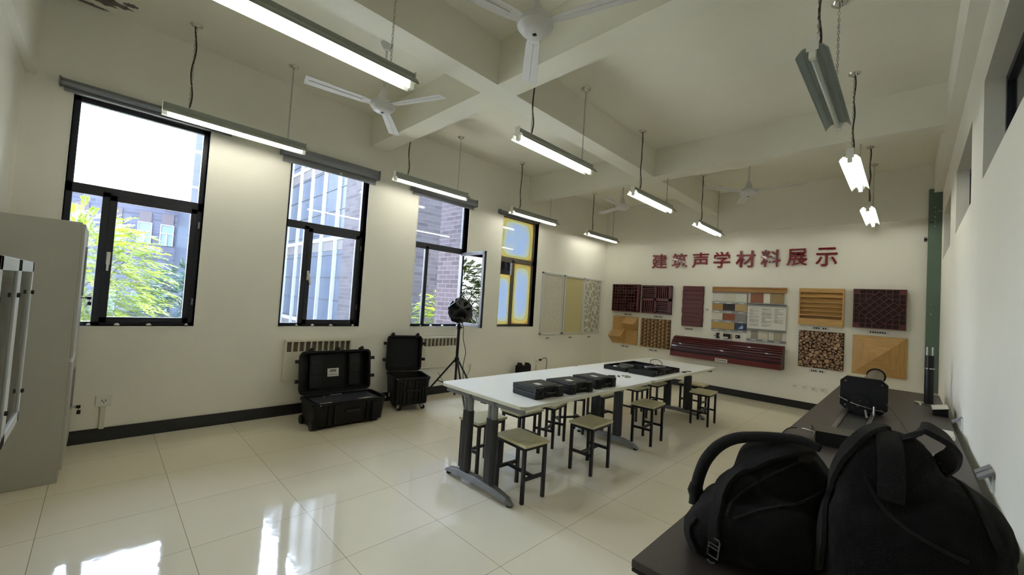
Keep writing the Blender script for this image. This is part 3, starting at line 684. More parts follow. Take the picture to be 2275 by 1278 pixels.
# 10 diamond lattice
t, w, h = panel('diffuser_panel', 'dark red panel with a diamond lattice, upper right of the samples', 4.722, 5.35, 1.485, 2.112); D = .10
MB().box(0, w, -.068, 0, 0, h).build('back_board', M['redwood_shade'], t)
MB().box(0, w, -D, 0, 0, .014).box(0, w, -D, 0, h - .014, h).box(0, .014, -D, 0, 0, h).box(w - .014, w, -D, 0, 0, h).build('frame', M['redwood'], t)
b = MB(); t_ = .006; c0 = Vector((w / 2, h / 2)); a_ = w / 2 - .03; q_ = h / 2 - .03
def bar(p, q2, d=D - .002):
    p = Vector(p); q2 = Vector(q2); dd = (q2 - p).normalized(); nn = Vector((-dd.y, dd.x)) * t_
    b.prism([tuple(p + nn), tuple(q2 + nn), tuple(q2 - nn), tuple(p - nn)], -d, -.02, 'y')
N_ = 5
for k in range(N_ + 1):
    s = k / N_
    bar((c0.x - a_ + a_ * s, c0.y + q_ * s), (c0.x + a_ * s, c0.y - q_ + q_ * s)); bar((c0.x - a_ + a_ * s, c0.y - q_ * s), (c0.x + a_ * s, c0.y + q_ - q_ * s))
n = 8
for k in range(1, n):
    x = w * k / n; e = q_ * (1 - abs(x - c0.x) / a_); z = h * k / n; ex = a_ * (1 - abs(z - c0.y) / q_)
    bar((x, 0.01), (x, c0.y - e)); bar((x, c0.y + e), (x, h - .01)); bar((.01, z), (c0.x - ex, z)); bar((c0.x + ex, z), (w - .01, z))
b.build('lattice', M['redwood'], t)
for x in (.014, w * 7 / 8):
    for z in (.014, h * 7 / 8): MB().box(x, x + w / 8 - .014, -D + .006, -.02, z, z + h / 8 - .014).build('corner_block', M['redwood'], t)
# 11 pyramid
t, w, h = panel('pyramid_panel', 'polished wooden pyramid panel, below the diamond lattice', 4.724, 5.367, .738, 1.366)
MB().box(0, w, -.03, 0, 0, h).build('base_board', M['oakv'], t)
for k, (vs, mm) in enumerate([([(0, 0), (w, 0)], 'oak'), ([(w, 0), (w, h)], 'oakv'), ([(w, h), (0, h)], 'oak'), ([(0, h), (0, 0)], 'oakv')]):
    MB().add([(vs[0][0], -.03, vs[0][1]), (vs[1][0], -.03, vs[1][1]), (w / 2, -.16, h / 2), (w / 2, -.03, h / 2)], [(0, 1, 2), (0, 3, 1), (0, 2, 3), (1, 3, 2)]).build('facet', M[mm], t)
for x, z, w_, s in [(.66, 1.425, .17, 'caption under the dark red square grid panel'), (1.40, 1.42, .17, 'caption under the panel of four slatted squares'), (.62, .675, .17, 'caption under the oak wedge block panel'),
                    (1.32, .665, .17, 'caption under the brown wood mosaic panel'), (2.08, 1.213, .15, 'caption under the brick-red ridged board'), (4.29, 1.425, .19, 'caption under the oak louvre panel'),
                    (4.27, .687, .18, 'caption under the round wood slice panel'), (5.03, 1.425, .2, 'caption under the diamond lattice panel')]:
    caption(x, z, w_, 'small white printed ' + s)
# ---------------------------------------------------------------- three framed panels on the window wall
for y0, y1, m_, s in [(5.70, 6.395, 'perf', 'perforated white framed board, nearest the yellowed window'), (6.435, 7.17, 'beigefab', 'beige fabric framed board in the middle of the three tall boards'), (7.18, 7.895, 'leafpat', 'white framed board with a leaf cut-out pattern, beside the far corner')]:
    t = thing('framed_acoustic_board', s, 'board', (0, y0, .92), group='tall framed boards on the window wall'); w = y1 - y0; h = 1.285
    MB().box(0, .045, 0, w, 0, .035).box(0, .045, 0, w, h - .035, h).box(0, .045, 0, .035, 0, h).box(0, .045, w - .035, w, 0, h).build('aluminium_frame', M['cabwhite'], t, bevel=.003)
    MB().box(.0, .03, .03, w - .03, .03, h - .03).build('infill_panel', M[m_], t)
for y, s in ((5.99, 'under the perforated white board'), (6.78, 'under the beige fabric board'), (7.52, 'under the leaf pattern board')): caption(y, .84, .09, 'tiny printed caption on the window wall ' + s, 'left', h=.022)

# ---------------------------------------------------------------- sockets
def socket(loc, rz, lab, plug=False, trunk=0, w=.085, h=.07, name='wall_socket'):
    t = thing(name, lab, 'socket', loc, rz, 'white wall sockets')
    MB().box(-w / 2, w / 2, -.012, 0, -h / 2, h / 2).build('socket_plate', M['white'], t, bevel=.003)
    b = MB()
    for x in (-.012, .012): b.box(x - .003, x + .003, -.0135, -.012, -.004, .012)
    b.box(-.004, .004, -.0135, -.012, -.018, -.008); b.build('socket_holes', M['ink'], t)
    if trunk: MB().box(-.017, .017, -.014, 0, -h / 2 - trunk, -h / 2).build('cable_trunking', M['offwhite'], t)
    return t
for x, s in ((3.957, 'leftmost white socket of the four low on the far wall'), (4.094, 'second white socket from the left of the four low on the far wall'), (4.231, 'third white socket from the left of the four low on the far wall'), (4.355, 'rightmost white socket of the four low on the far wall')):
    socket((x, L, .378), 0, s)
socket((0, -.518, .378), PI / 2, 'white double socket with trunking on the window wall beside the grey cabinet', trunk=.21, w=.11, h=.10)
socket((0, 5.68, .37), PI / 2, 'white socket with a black plug on the wall behind the small black case', trunk=.14, h=.12)
socket((0, 3.93, .40), PI / 2, 'small white socket low on the wall behind the speaker tripod')
o = MB().box(.012, .045, 5.75, 5.79, .385, .42).tube(catmull([(.04, 5.78, .405), (.06, 5.84, .44), (.05, 5.93, .43), (.04, 5.97, .34), (.04, 5.95, .2), (.05, 5.93, .05), (.09, 5.97, .008), (.2, 6.2, .008)], 6), .006, 6).build('plug_cable', M['black'], None, smooth=True)
tag(o, 'black plug and looping cable in the socket by the small black case', 'cable')

# ---------------------------------------------------------------- green strip in the far right corner
t = thing('green_board_strip', 'tall narrow green board with brackets in the far right corner', 'board', (5.555, L, 0))
MB().box(0, .145, -.085, -.052, .60, 3.64).build('board', M['green'], t, bevel=.006)
b = MB()
for z in (3.35, 3.28, 3.21, 3.14, 3.07): b.cyl((.07, -.091, z), (.07, -.085, z), .008, 8)
for z in (2.9, 1.9, 1.75): b.cyl((.05, -.091, z), (.05, -.085, z), .006, 8)
b.build('bolt', M['chrome'], t)
MB().box(-.04, .0, -.08, -.06, 2.86, 2.885).box(-.04, -.01, -.08, -.06, 2.84, 2.91).build('bracket', M['steel'], t)
MB().box(.1, .145, -.092, -.085, 3.28, 3.30).build('bracket', M['steel'], t)
MB().box(.02, .06, -.088, -.085, 3.12, 3.135).build('slot', M['ink'], t)

# ================================================================ TABLES
TZ = .78
def make_table(y0, y1, lab, near=True):
    x0, x1 = 2.35, 3.395; cxm = (x0 + x1) / 2; ln = y1 - y0
    t = thing('meeting_table', lab, 'table', (cxm, y0, 0), group='white folding conference tables')
    r = .06; poly = []
    hw = (x1 - x0) / 2
    for cx_, cy_, a in [(hw - r, r, -90), (hw - r, ln - r, 0), (-hw + r, ln - r, 90), (-hw + r, r, 180)]:
        for k in range(7): an = math.radians(a + 15 * k); poly.append((cx_ + r * math.cos(an), cy_ + r * math.sin(an)))
    MB().prism(poly, TZ - .004, TZ).prism(poly, TZ - .028, TZ - .004, 'z', 1).build('tabletop', [M['tabletop'], M['tableedge']], t)
    for yy, sgn in (((.05, 1),) if near else ()) + ((ln - .05, -1),):
        MB().box(-hw + .05, hw - .05, yy - .012, yy + .022, TZ - .075, TZ - .028).build('cross_rail', M['greypaint'], t, bevel=.004)
        for x in (-.16, .14):
            c_ = MB()
            for dx in (-.022, .022): c_.cyl((x + dx, yy, .56), (x + dx, yy, TZ - .05), .026, 16)
            c_.box(x - .035, x + .035, yy - .03, yy + .03, TZ - .07, TZ - .03); c_.build('leg', M['greypaint'], t, smooth=True)
            c_ = MB()
            for dx in (-.022, 0, .022): c_.cyl((x + dx, yy, .10), (x + dx, yy, .60), .034, 16)
            c_.build('leg_sleeve', M['sleeve'], t, smooth=True)
            MB().box(x - .02, x + .02, yy - .02, yy + .02, .06, .11).build('leg_foot_joint', M['greypaint'], t)
        fx = [-.40, -.36, -.22, 0, .22, .36, .41]; top = [.04, .06, .085, .095, .085, .06, .024]; bot = [.022, .028, .042, .05, .042, .028, .012]
        hwid = [.034, .038, .045, .048, .045, .036, .022]
        vs = []; fs = []
        for k in range(7): vs += [(fx[k], yy - hwid[k], bot[k]), (fx[k], yy + hwid[k], bot[k]), (fx[k], yy + hwid[k] * .6, top[k]), (fx[k], yy - hwid[k] * .6, top[k])]
        for k in range(6): fs += [(k * 4 + j, k * 4 + (j + 1) % 4, k * 4 + 4 + (j + 1) % 4, k * 4 + 4 + j) for j in range(4)]
        fs += [(3, 2, 1, 0), (24, 25, 26, 27)]
        MB().add(vs, fs).build('foot_bar', M['greypaint'], t, bevel=.003)
        for x in (-.375, .38): MB().cyl((x, yy, 0), (x, yy, .024), .024, 16).build('foot_pad', M['blackmetal'], t, smooth=True)
    MB().box(-.03, .03, .06 if near else -.02, ln - .06, TZ - .09, TZ - .05).build('long_rail', M['sleeve'], t)
    return t
make_table(1.615, 3.70, 'white meeting table with three closed black cases standing on it')
make_table(3.704, 5.75, 'white meeting table carrying the opened black cases, towards the far wall', False)

# ================================================================ STOOLS
def make_stool():
    t = thing('stool', '', 'stool', group='wooden top stools with black frames')
    sx, sy, hh = .135, .185, .455
    MB().box(-sx, sx, -sy, sy, hh - .024, hh).build('seat', M['seat'], t, bevel=.003)
    q = .0125; ix, iy = sx - .022, sy - .03
    MB().box(-ix, ix, -iy - q, -iy + q, hh - .05, hh - .024).box(-ix, ix, iy - q, iy + q, hh - .05, hh - .024).box(-ix - q, -ix + q, -iy, iy, hh - .05, hh - .024).box(ix - q, ix + q, -iy, iy, hh - .05, hh - .024).build('seat_frame', M['blackmetal'], t)
    for a in (-1, 1):
        for b_ in (-1, 1): MB().box(a * ix - q, a * ix + q, b_ * iy - q, b_ * iy + q, 0, hh - .025).build('leg', M['blackmetal'], t)
    b = MB(); b.box(-ix, ix, -iy - q * .8, -iy + q * .8, .17, .195).box(-ix, ix, iy - q * .8, iy + q * .8, .17, .195).box(-q * .8, q * .8, -iy, iy, .17, .195); b.build('stretcher', M['blackmetal'], t)
    return t
st = make_stool(); first = True
for x, y, a, s in [(3.145, 1.885, 86, 'stool with a pale wooden seat, nearest the camera at the table end'), (3.215, 2.79, 2, 'second stool from the camera, standing beside the closed cases'), (3.19, 4.04, 3, 'third stool from the camera on the bench side of the tables'),
                   (3.32, 5.49, 2, 'furthest stool on the bench side, beyond the table legs'), (2.55, 1.99, 2, 'stool on the window side seen between the two nearest table legs'), (2.555, 2.52, 0, 'second stool on the window side, just under the near table edge'),
                   (2.53, 3.02, 14, 'third stool on the window side, slightly turned'), (2.42, 3.50, -28, 'turned stool on the window side, fourth from the camera'), (2.565, 4.04, 0, 'stool on the window side behind the middle table legs'),
                   (2.60, 4.85, 0, 'window-side stool under the middle of the far table'), (2.60, 5.45, 3, 'window-side stool near the far end of the far table'), (2.98, 6.03, 90, 'stool beyond the far end of the far table')]:
    if first: st.location = (x, y, 0); st.rotation_euler.z = math.radians(a); st['label'] = s; first = False
    else: dup(st, (x, y, 0), math.radians(a), s)

# ================================================================ CLOSED CASES
def make_hardcase():
    t = thing('hard_case', '', 'case', group='closed black cases on the near table')
    d, w = .145, .165       # half depth (x) , half width (y)
    plan = [(-d, -w), (d - .01, -w), (d, -w + .03), (d, -.085), (d - .028, -.06), (d - .028, .06), (d, .085), (d, w - .03), (d - .01, w), (-d, w)]
    MB().prism(plan, .002, .048).build('case_base', M['blacktex'], t, bevel=.006)
    MB().prism(plan, .05, .09).prism([(-d + .02, -w + .02), (d - .045, -w + .02), (d - .045, w - .02), (-d + .02, w - .02)], .09, .094).build('case_lid', M['blacktex'], t, bevel=.006)
    MB().tube([(d - .03, -.06, .05), (d + .005, -.05, .045), (d + .008, 0, .043), (d + .005, .05, .045), (d - .03, .06, .05)], .008, 8).build('handle', M['black'], t, smooth=True)
    for y in (-.1, .1): MB().box(d - .002, d + .005, y - .014, y + .014, .03, .065).build('latch', M['black'], t)
    MB().box(-.02, .045, -.055, .0, .094, .0948).build('label_sticker', M['paper'], t)
    b = MB()
    for k in range(6): b.box(-.045 + .001 * k, -.035, -.03 + .012 * k, -.022 + .012 * k, .094, .0948)
    b.build('logo_print', M['inkgrey'], t)
    return t
hc = make_hardcase()
for k, (x, y, a, s) in enumerate([(3.165, 2.035, -5, 'closed black hard case nearest the free end of the white table'), (3.20, 2.43, -5, 'closed black hard case in the middle of three on the white table'), (3.19, 2.85, -4, 'closed black hard case furthest of three, nearest the opened cases')]):
    if k == 0: hc.location = (x, y, TZ); hc.rotation_euler.z = math.radians(a); hc['label'] = s
    else: dup(hc, (x, y, TZ), math.radians(a), s)
# opened cases
def open_case(y, lab, kind, rz=0):
    t = thing('opened_case', lab, 'case', (2.96, y, TZ), rz, 'opened black cases on the far table')
    w = .185; d = .155
    def tray(cx_, name, fill):
        b = MB(); b.box(cx_ - d, cx_ + d, -w, w, 0, .006).box(cx_ - d, cx_ - d + .008, -w, w, 0, .05).box(cx_ + d - .008, cx_ + d, -w, -.07, 0, .05).box(cx_ + d - .008, cx_ + d, .07, w, 0, .05).box(cx_ + d - .035, cx_ + d - .027, -.07, .07, 0, .05)
        b.box(cx_ - d, cx_ + d, -w, -w + .008, 0, .05).box(cx_ - d, cx_ + d, w - .008, w, 0, .05)
        o = b.build(name, M['blacktex'], t, bevel=.003)
        MB().box(cx_ - d + .01, cx_ + d - .038, -w + .01, w - .01, .006, fill).build('foam_insert', M['foam'], t, bevel=.006)
    tray(.17, 'case_base', .036); tray(-.17, 'case_lid', .02)
    MB().tube([(.305, -.065, .03), (.33, -.05, .028), (.335, 0, .028), (.33, .05, .028), (.305, .065, .03)], .008).build('handle', M['black'], t, smooth=True)
    for yy in (-.11, .11): MB().box(.32, .33, yy - .014, yy + .014, .01, .045).build('latch', M['black'], t)
    return t
open_case(4.10, 'opened black case lying flat with foam insert, nearer of two', 0)
open_case(4.50, 'opened black case lying flat holding a silver meter, further of two', 1)
o = MB().prism([(2.72, 3.99), (2.80, 3.96), (2.88, 3.99), (2.90, 4.10), (2.84, 4.17), (2.74, 4.15)], TZ + .021, TZ + .05).prism([(2.70, 4.18), (2.82, 4.19), (2.88, 4.24), (2.80, 4.265), (2.71, 4.25)], TZ + .021, TZ + .055).build('plastic_pouch', M['pvc'], None, bevel=.01)
tag(o, 'crumpled clear plastic pouch lying in the lid of the nearer opened case', 'pouch')
t = thing('sound_level_meter', 'silver grey handheld meter lying across the opened cases', 'meter', (3.10, 4.26, TZ + .052), math.radians(68))
MB().box(-.09, .12, -.028, .028, 0, .024).build('meter_body', M['greyal'], t, bevel=.006); MB().cyl((.12, 0, .012), (.17, 0, .012), .012, 12, 0, .007).cyl((.17, 0, .012), (.23, 0, .012), .007).build('microphone', M['steel'], t, smooth=True); MB().box(-.02, .06, -.02, .02, .024, .0255).build('display', M['ink'], t)
o = MB().tube(catmull([(2.95, 4.55, TZ + .04), (2.93, 4.60, TZ + .10), (2.98, 4.66, TZ + .12), (3.05, 4.66, TZ + .09), (3.08, 4.62, TZ + .045)], 6), .004, 6).build('cable_loop', M['black'], None, smooth=True)
tag(o, 'thin black cable loop standing up from the further opened case', 'cable')
o = MB().box(3.31, 3.36, 4.69, 4.70, TZ + .0, TZ + .012).tube(catmull([(3.33, 4.69, TZ + .01), (3.36, 4.74, TZ + .015), (3.34, 4.78, TZ + .01), (3.38, 4.82, TZ + .012)], 4), .005, 6).build('adapter_lead', M['black'], None)
tag(o, 'short black lead at the right end of the opened cases', 'cable')
o = MB().cyl((2.985, 3.44, TZ + .008), (3.04, 3.50, TZ + .008), .008, 10).build('marker_pen', M['black'], None, smooth=True)
tag(o, 'short black pen on the table before the opened cases', 'pen')
o = MB().box(3.06, 3.075, 3.53, 3.55, TZ, TZ + .012).build('pen_cap', M['black'], None, bevel=.002)
tag(o, 'tiny black cap beside the short pen on the table', 'cap')
b = MB(); random.seed(2)
for k in range(9):
    x, y = 3.10 + .05 * math.cos(k), 3.56 + .05 * math.sin(k * 1.7); b.add([(x, y, TZ + .002), (x + .05, y + .01, TZ + .014), (x + .04, y + .05, TZ + .006), (x - .01, y + .04, TZ + .016)], [(0, 1, 2, 3)])
o = b.build('plastic_bag', M['pvc'], None); tag(o, 'small crinkled clear plastic bag by the pen on the near table', 'bag')

# ================================================================ RUGGED TRANSPORT CASES (open)
def hollow(b, w, d, z0, z1, t=.018, dt=.03, mi=0):
    """tray: width along y (w), depth along x (d), centred, tapered by dt at the bottom"""
    W2, D2 = w / 2, d / 2; w3, d3 = W2 - dt, D2 - dt
    def ring(a, c, r, z):
        pts = []
        for cx_, cy_, an in [(c - r, a - r, 0), (-c + r, a - r, 90), (-c + r, -a + r, 180), (c - r, -a + r, 270)]:
            for k in range(4): g = math.radians(an + 30 * k); pts.append((cx_ + r * math.cos(g), cy_ + r * math.sin(g), z))
        return pts
    rs = [ring(w3, d3, .04, z0), ring(W2 - .005, D2 - .005, .05, z1 - .03), ring(W2 + .006, D2 + .006, .055, z1 - .025), ring(W2 + .006, D2 + .006, .055, z1), ring(W2 - t, D2 - t, .04, z1), ring(w3 - t, d3 - t, .03, z0 + t)]
    n = 16; vs = [p for r in rs for p in r]; fs = [tuple(range(n - 1, -1, -1)), tuple(range(5 * n, 6 * n))]
    for k in range(5): fs += [(k * n + j, k * n + (j + 1) % n, (k + 1) * n + (j + 1) % n, (k + 1) * n + j) for j in range(n)]
    b.add(vs, fs, mi)
def rugged(name, lab, loc, rz, w, d, hb, lt, lang, castors, nlatch, fw):
    t = thing(name, lab, 'case', loc, rz)
    z0 = .085 if castors else .03
    b = MB(); hollow(b, w, d, z0, hb)
    for y in [-.3, -.22, .22, .3]: b.box(d / 2 - .03, d / 2 + .004, w * y - .012, w * y + .012, z0 + .02, hb - .03)
    if castors:
        for y in (-.1, .1, -.38, .38): b.box(d / 2 - .03, d / 2 + .006, w * y - .014, w * y + .014, z0 + .03, hb - .03)
    b.build('case_body', M['blacktex'], t, smooth=True)
    # lid: a tray hinged at the back edge (-x), opening upwards; interior faces +x
    b = MB(); b.T = Matrix.Translation((-d / 2 + .0, 0, hb + .01)) @ Matrix.Rotation(lang, 4, 'Y') @ Matrix.Translation((-lt, 0, fw / 2)) @ Matrix.Rotation(PI / 2, 4, 'Y')
    hollow(b, w, fw, 0, lt, dt=.02); lid = b.build('case_lid', M['blacktex'], t, smooth=True)
    T = Matrix.Translation((-d / 2, 0, hb + .01)) @ Matrix.Rotation(lang, 4, 'Y')
    for k in range(nlatch):
        y = -w * .36 + w * .72 * k / (nlatch - 1); b = MB(); b.T = T
        b.box(-.05, .015, y - .022, y + .022, fw - .01, fw + .03).box(-.01, .02, y - .015, y + .015, fw + .02, fw + .045); b.build('latch', M['black'], lid, bevel=.004)
    for s in (-1, 1):
        for z in (fw * .32, fw * .78):
            b = MB(); b.T = T; b.box(-.03, .012, min(s * w / 2, s * (w / 2 + .055)), max(s * w / 2, s * (w / 2 + .055)), z - .02, z + .02); b.build('latch', M['black'], lid, bevel=.004)
    b = MB(); b.tube([(d / 2 + .004, -.09, hb * .62), (d / 2 + .02, -.085, hb * .62), (d / 2 + .022, .085, hb * .62), (d / 2 + .004, .09, hb * .62)], .012).build('front_handle', M['black'], t, smooth=True)
    for y in (-w * .36, w * .36): MB().box(d / 2 - .0, d / 2 + .012, y - .02, y + .02, hb - .05, hb - .01).build('latch_keeper', M['black'], t)
    for y in (-w * .42, w * .47): MB().cyl((d / 2 + .006, y, hb - .012), (d / 2 + .012, y, hb - .012), .007, 8).build('padlock_eye', M['chrome'], t)
    if castors:
        for x in (-d / 2 + .09, d / 2 - .09):
            for y in (-w / 2 + .09, w / 2 - .09):
                b = MB().cyl((x - .012, y + .02, .03), (x + .012, y + .02, .03), .03, 18, 0).prism([(x - .02, .03), (x + .02, .03), (x + .025, .09), (x - .025, .09)], y - .018, y - .012 + .028, 'y', 1); b.build('castor', [M['black'], M['steel']], t)
    else:
        for x in (-d / 2 + .07, d / 2 - .07): MB().cyl((x, -w / 2 - .0, .05), (x, -w / 2 + .045, .05), .05, 20).build('wheel', M['black'], t, smooth=True)
        for x in (-d / 2 + .09, d / 2 - .09): MB().box(x - .03, x + .03, w / 2 - .14, w / 2 - .08, 0, .035).build('foot_block', M['black'], t)
    return t, lid, T
ca, lid, T = rugged('transport_case', 'large open black wheeled transport case against the radiator', (.585, 1.52, 0), math.radians(0), .86, .46, .295, .13, math.radians(-7), False, 3, .50)
for y in (-.24, .24):
    pl = MB(); pl.T = T; pl.box(-.11, -.05, y - .07, y + .07, .06, .46).box(-.052, -.04, y - .06, y + .06, .34, .40).box(-.052, -.044, y - .06, y + .06, .22, .28); pl.build('lid_foam_rib', M['black'], lid, bevel=.008)
pp = MB(); pp.T = T; pp.box(-.108, -.105, -.08, .06, .18, .28); pc = pp.build('instruction_label', M['paper'], lid)
pp = MB(); pp.T = T; pp.box(-.105, -.104, -.05, .03, .235, .265).box(-.105, -.1035, -.035, .015, .245, .268).box(-.105, -.104, -.06, .04, .20, .208); pp.build('label_diagram', M['inkgrey'], pc)
t = thing('power_amplifier', 'dark boxed instrument with white lettering packed in the large open case', 'amplifier', (.60, 1.52, .0))
MB().box(-.165, .175, -.36, .36, .055, .283).build('amplifier_body', mat('blue_black_enamel', (32, 34, 42), .5), t, bevel=.008)
for s_, yy, xx, sz in (('VASSO', .20, .12, .05), ('NOR283', -.27, .14, .03)):
    o = text('lettering', s_, sz * 1.15, M['white'], t, Matrix.Translation((xx, yy, .2835)) @ Matrix.Rotation(PI / 2, 4, 'Z') @ Matrix.Rotation(0, 4, 'X'), .0006, .0008)
MB().cyl((-.12, -.2, .283), (-.12, -.2, .30), .012).tube([(-.12, -.14, .284), (-.12, -.13, .30), (-.12, 0, .30), (-.12, .01, .284)], .006).build('carry_handle', M['steel'], t, smooth=True)
# the tall case
cb, lid, T = rugged('transport_case', 'smaller open black case standing on castors beside the tripod', (.415, 2.475, 0), math.radians(-16), .50, .50, .445, .085, math.radians(-3), True, 2, .50)
MB().box(-.2, .2, -.2, .2, .12, .125).build('foam_floor', M['foam'], cb)
MB().box(.02, .045, -.256, -.25, .16, .21).build('side_sticker', M['paper'], cb)
# small case by the far wall
t = thing('tool_case', 'small black case with a moulded handle on the floor by the socket', 'case', (.20, 5.08, 0))
MB().prism([(-.17, 0), (.17, 0), (.175, .32), (.165, .38), (.135, .385), (.12, .41), (.09, .41), (.08, .375), (.04, .36), (-.05, .36), (-.07, .385), (-.085, .42), (-.12, .42), (-.13, .385), (-.165, .375), (-.175, .32)], -.045, .045, 'x').build('case_shell', M['blacktex'], t, bevel=.008)
MB().box(.045, .055, -.13, .13, .02, .3).build('case_front', M['black'], t, bevel=.005)

# ================================================================ TRIPOD + DODECAHEDRON SPEAKER
SX, SY = .60, 3.165
t = thing('speaker_stand', 'black tripod speaker stand under the dodecahedron loudspeaker', 'stand', (SX, SY, 0), math.radians(20))
MB().cyl((0, 0, .12), (0, 0, .66), .018).build('lower_pole', M['blackmetal'], t, smooth=True)
MB().cyl((0, 0, .6), (0, 0, 1.17), .022).cyl((0, 0, 1.15), (0, 0, 1.20), .012).build('upper_pole', M['blackmetal'], t, smooth=True)
MB().cyl((0, 0, .60), (0, 0, .67), .035).cyl((0, 0, 1.09), (0, 0, 1.15), .03).cyl((.02, 0, 1.12), (.06, 0, 1.12), .01).cyl((0, 0, .22), (0, 0, .26), .028).build('collar', M['black'], t, smooth=True)
for k in range(3):
    a = math.radians(-160 + 120 * k); ux, uy = math.cos(a), math.sin(a)
    MB().cyl((.03 * ux, .03 * uy, .63), (.51 * ux, .51 * uy, .02), .014, 12).cyl((.505 * ux, .505 * uy, .012), (.53 * ux, .53 * uy, .012), .012, 10, 0).build('leg', M['blackmetal'], t, smooth=True)
    MB().cyl((.02 * ux, .02 * uy, .24), (.275 * ux, .275 * uy, .315), .008, 8).build('brace', M['blackmetal'], t, smooth=True)
def dodeca(r):
    ph = (1 + 5 ** .5) / 2; V_ = [(a, b_, c) for a in (-1, 1) for b_ in (-1, 1) for c in (-1, 1)]
    V_ += [(0, a / ph, b_ * ph) for a in (-1, 1) for b_ in (-1, 1)] + [(a / ph, b_ * ph, 0) for a in (-1, 1) for b_ in (-1, 1)] + [(a * ph, 0, b_ / ph) for a in (-1, 1) for b_ in (-1, 1)]
    V_ = [Vector(v).normalized() * r for v in V_]
    N = [Vector(v).normalized() for v in [(0, a, b_ * ph) for a in (-1, 1) for b_ in (-1, 1)] + [(a, b_ * ph, 0) for a in (-1, 1) for b_ in (-1, 1)] + [(a * ph, 0, b_) for a in (-1, 1) for b_ in (-1, 1)]]
    F = []
    for n in N:
        idx = sorted(range(20), key=lambda i: -V_[i].dot(n))[:5]; u = n.orthogonal().normalized(); w_ = n.cross(u)
        F.append(tuple(sorted(idx, key=lambda i: math.atan2(V_[i].dot(w_), V_[i].dot(u)))))
    return V_, F, N
Vd, Fd, Nd = dodeca(.205)
t = thing('dodecahedron_loudspeaker', 'black dodecahedron loudspeaker on the tripod before the open window', 'loudspeaker', (SX, SY, 1.37), math.radians(35))
t.rotation_euler = (math.radians(31.7), 0, math.radians(25))
MB().add(Vd, Fd).build('speaker_body', mat('speaker_shell', (44, 45, 46), .5), t, bevel=.012)
ap = Vd[Fd[0][0]].dot(Nd[0])
for n in Nd:
    b = MB(); b.cyl(n * (ap - .002), n * (ap + .002), .078, 28, 0).cyl(n * (ap + .002), n * (ap + .006), .070, 28, 1, .05); b.build('driver', [M['black'], M['foam']], t, smooth=True)
for a_, s in ((0, 1), (1, -1)):
    b = MB(); p0 = Vd[8 + a_ * 3] * 1.0; b.tube(catmull([p0, p0 * 1.08, p0 * 1.14 + Vector((.02, 0, .01)), p0 * 1.12 + Vector((.04, 0, .03))], 4), .004, 6); b.build('suspension_hook', M['steel'], t, smooth=True)
o = MB().tube(catmull([(SX + .03, SY + .03, 1.20), (SX + .05, SY + .05, 1.10), (SX + .045, SY + .06, .95), (SX + .07, SY + .10, .75), (SX + .06, SY + .08, .55), (SX + .07, SY + .1, .30), (SX + .03, SY + .18, .06), (SX - .1, SY + .3, .008), (.15, 3.7, .008)], 6), .005, 6).build('speaker_cable', M['black'], None, smooth=True)
tag(o, 'thin black cable hanging from the dodecahedron loudspeaker to the floor', 'cable')
o = MB().tube(catmull([(.02, 3.93, .37), (.06, 3.85, .28), (.05, 3.75, .15), (.06, 3.5, .10), (.05, 3.35, .20), (.04, 3.25, .35)], 6), .005, 6).build('grey_cable', M['cableclear'], None, smooth=True)
tag(o, 'pale grey cable sagging from the small socket behind the tripod', 'cable')

# ================================================================ GREY STEEL CABINET + GLASS CABINET
t = thing('steel_cabinet', 'tall grey steel cabinet with keys in its locks, standing beside the first window', 'cabinet', (.02, -.74, 0))
MB().box(0, .90, -.435, 0, 0, 1.942).build('cabinet_body', M['cabgrey'], t, bevel=.002)
for x0 in (.005, .4525):
    for z0, z1 in ((.09, .89), (.92, 1.93)):
        dr = MB().box(x0, x0 + .4425, 0, .018, z0, z1).build('door', M['cabgrey'], t, bevel=.002)
        hx = x0 + (.41 if x0 < .1 else .03)
        MB().box(hx - .012, hx + .012, .018, .03, z0 + (z1 - z0) * .45, z0 + (z1 - z0) * .85).build('handle', M['steel'], dr)
for z in (1.36, .47):
    k = thing('key', 'small key with a black fob in the %s door of the grey cabinet' % ('upper' if z > 1 else 'lower'), 'key', (.56, -.715, z))
    MB().cyl((0, -.007, 0), (0, .02, 0), .006, 10).box(-.001, .001, .02, .05, -.010, .010).build('key_blade', M['steel'], k)
    MB().box(-.012, .012, .03, .055, -.012, .010).box(-.012, .012, .035, .058, -.06, -.03).cyl((0, .045, -.03), (0, .045, -.01), .002, 6).build('key_fob', M['black'], k, bevel=.002)
t = thing('glass_wall_cabinet', 'white framed glass-door wall cabinet hung beside the grey steel cabinet', 'cabinet', (1.62, -.90, .66))
w, h, dp = 1.7, .945, .285
MB().box(0, w, -dp, -.02, 0, .02).box(0, w, -dp, -.02, h - .02, h).box(0, .02, -dp, -.02, 0, h).box(w - .02, w, -dp, -.02, 0, h).box(0, w, -dp, -dp + .008, 0, h).build('cabinet_shell', M['cabwhite'], t)
for z in (.3, .6): MB().box(.02, w - .02, -dp + .01, -.03, z, z + .01).build('shelf', M['cabwhite'], t)
n = 3
for k in range(n):
    x0, x1 = w * k / n + .002, w * (k + 1) / n - .002
    dr = MB().box(x0, x1, -.02, 0, 0, .06).box(x0, x1, -.02, 0, h - .06, h).box(x0, x0 + .055, -.02, 0, 0, h).box(x1 - .055, x1, -.02, 0, 0, h).build('glass_door', M['cabwhite'], t, bevel=.002)
    MB().box(x0 + .05, x1 - .05, -.012, -.008, .055, h - .055).build('door_pane', M['cabglass'], dr)
    for z in (.18, h - .18): MB().cyl((x0 + .03, 0, z), (x0 + .03, .012, z), .012, 10).build('door_lock', M['ink'], dr)

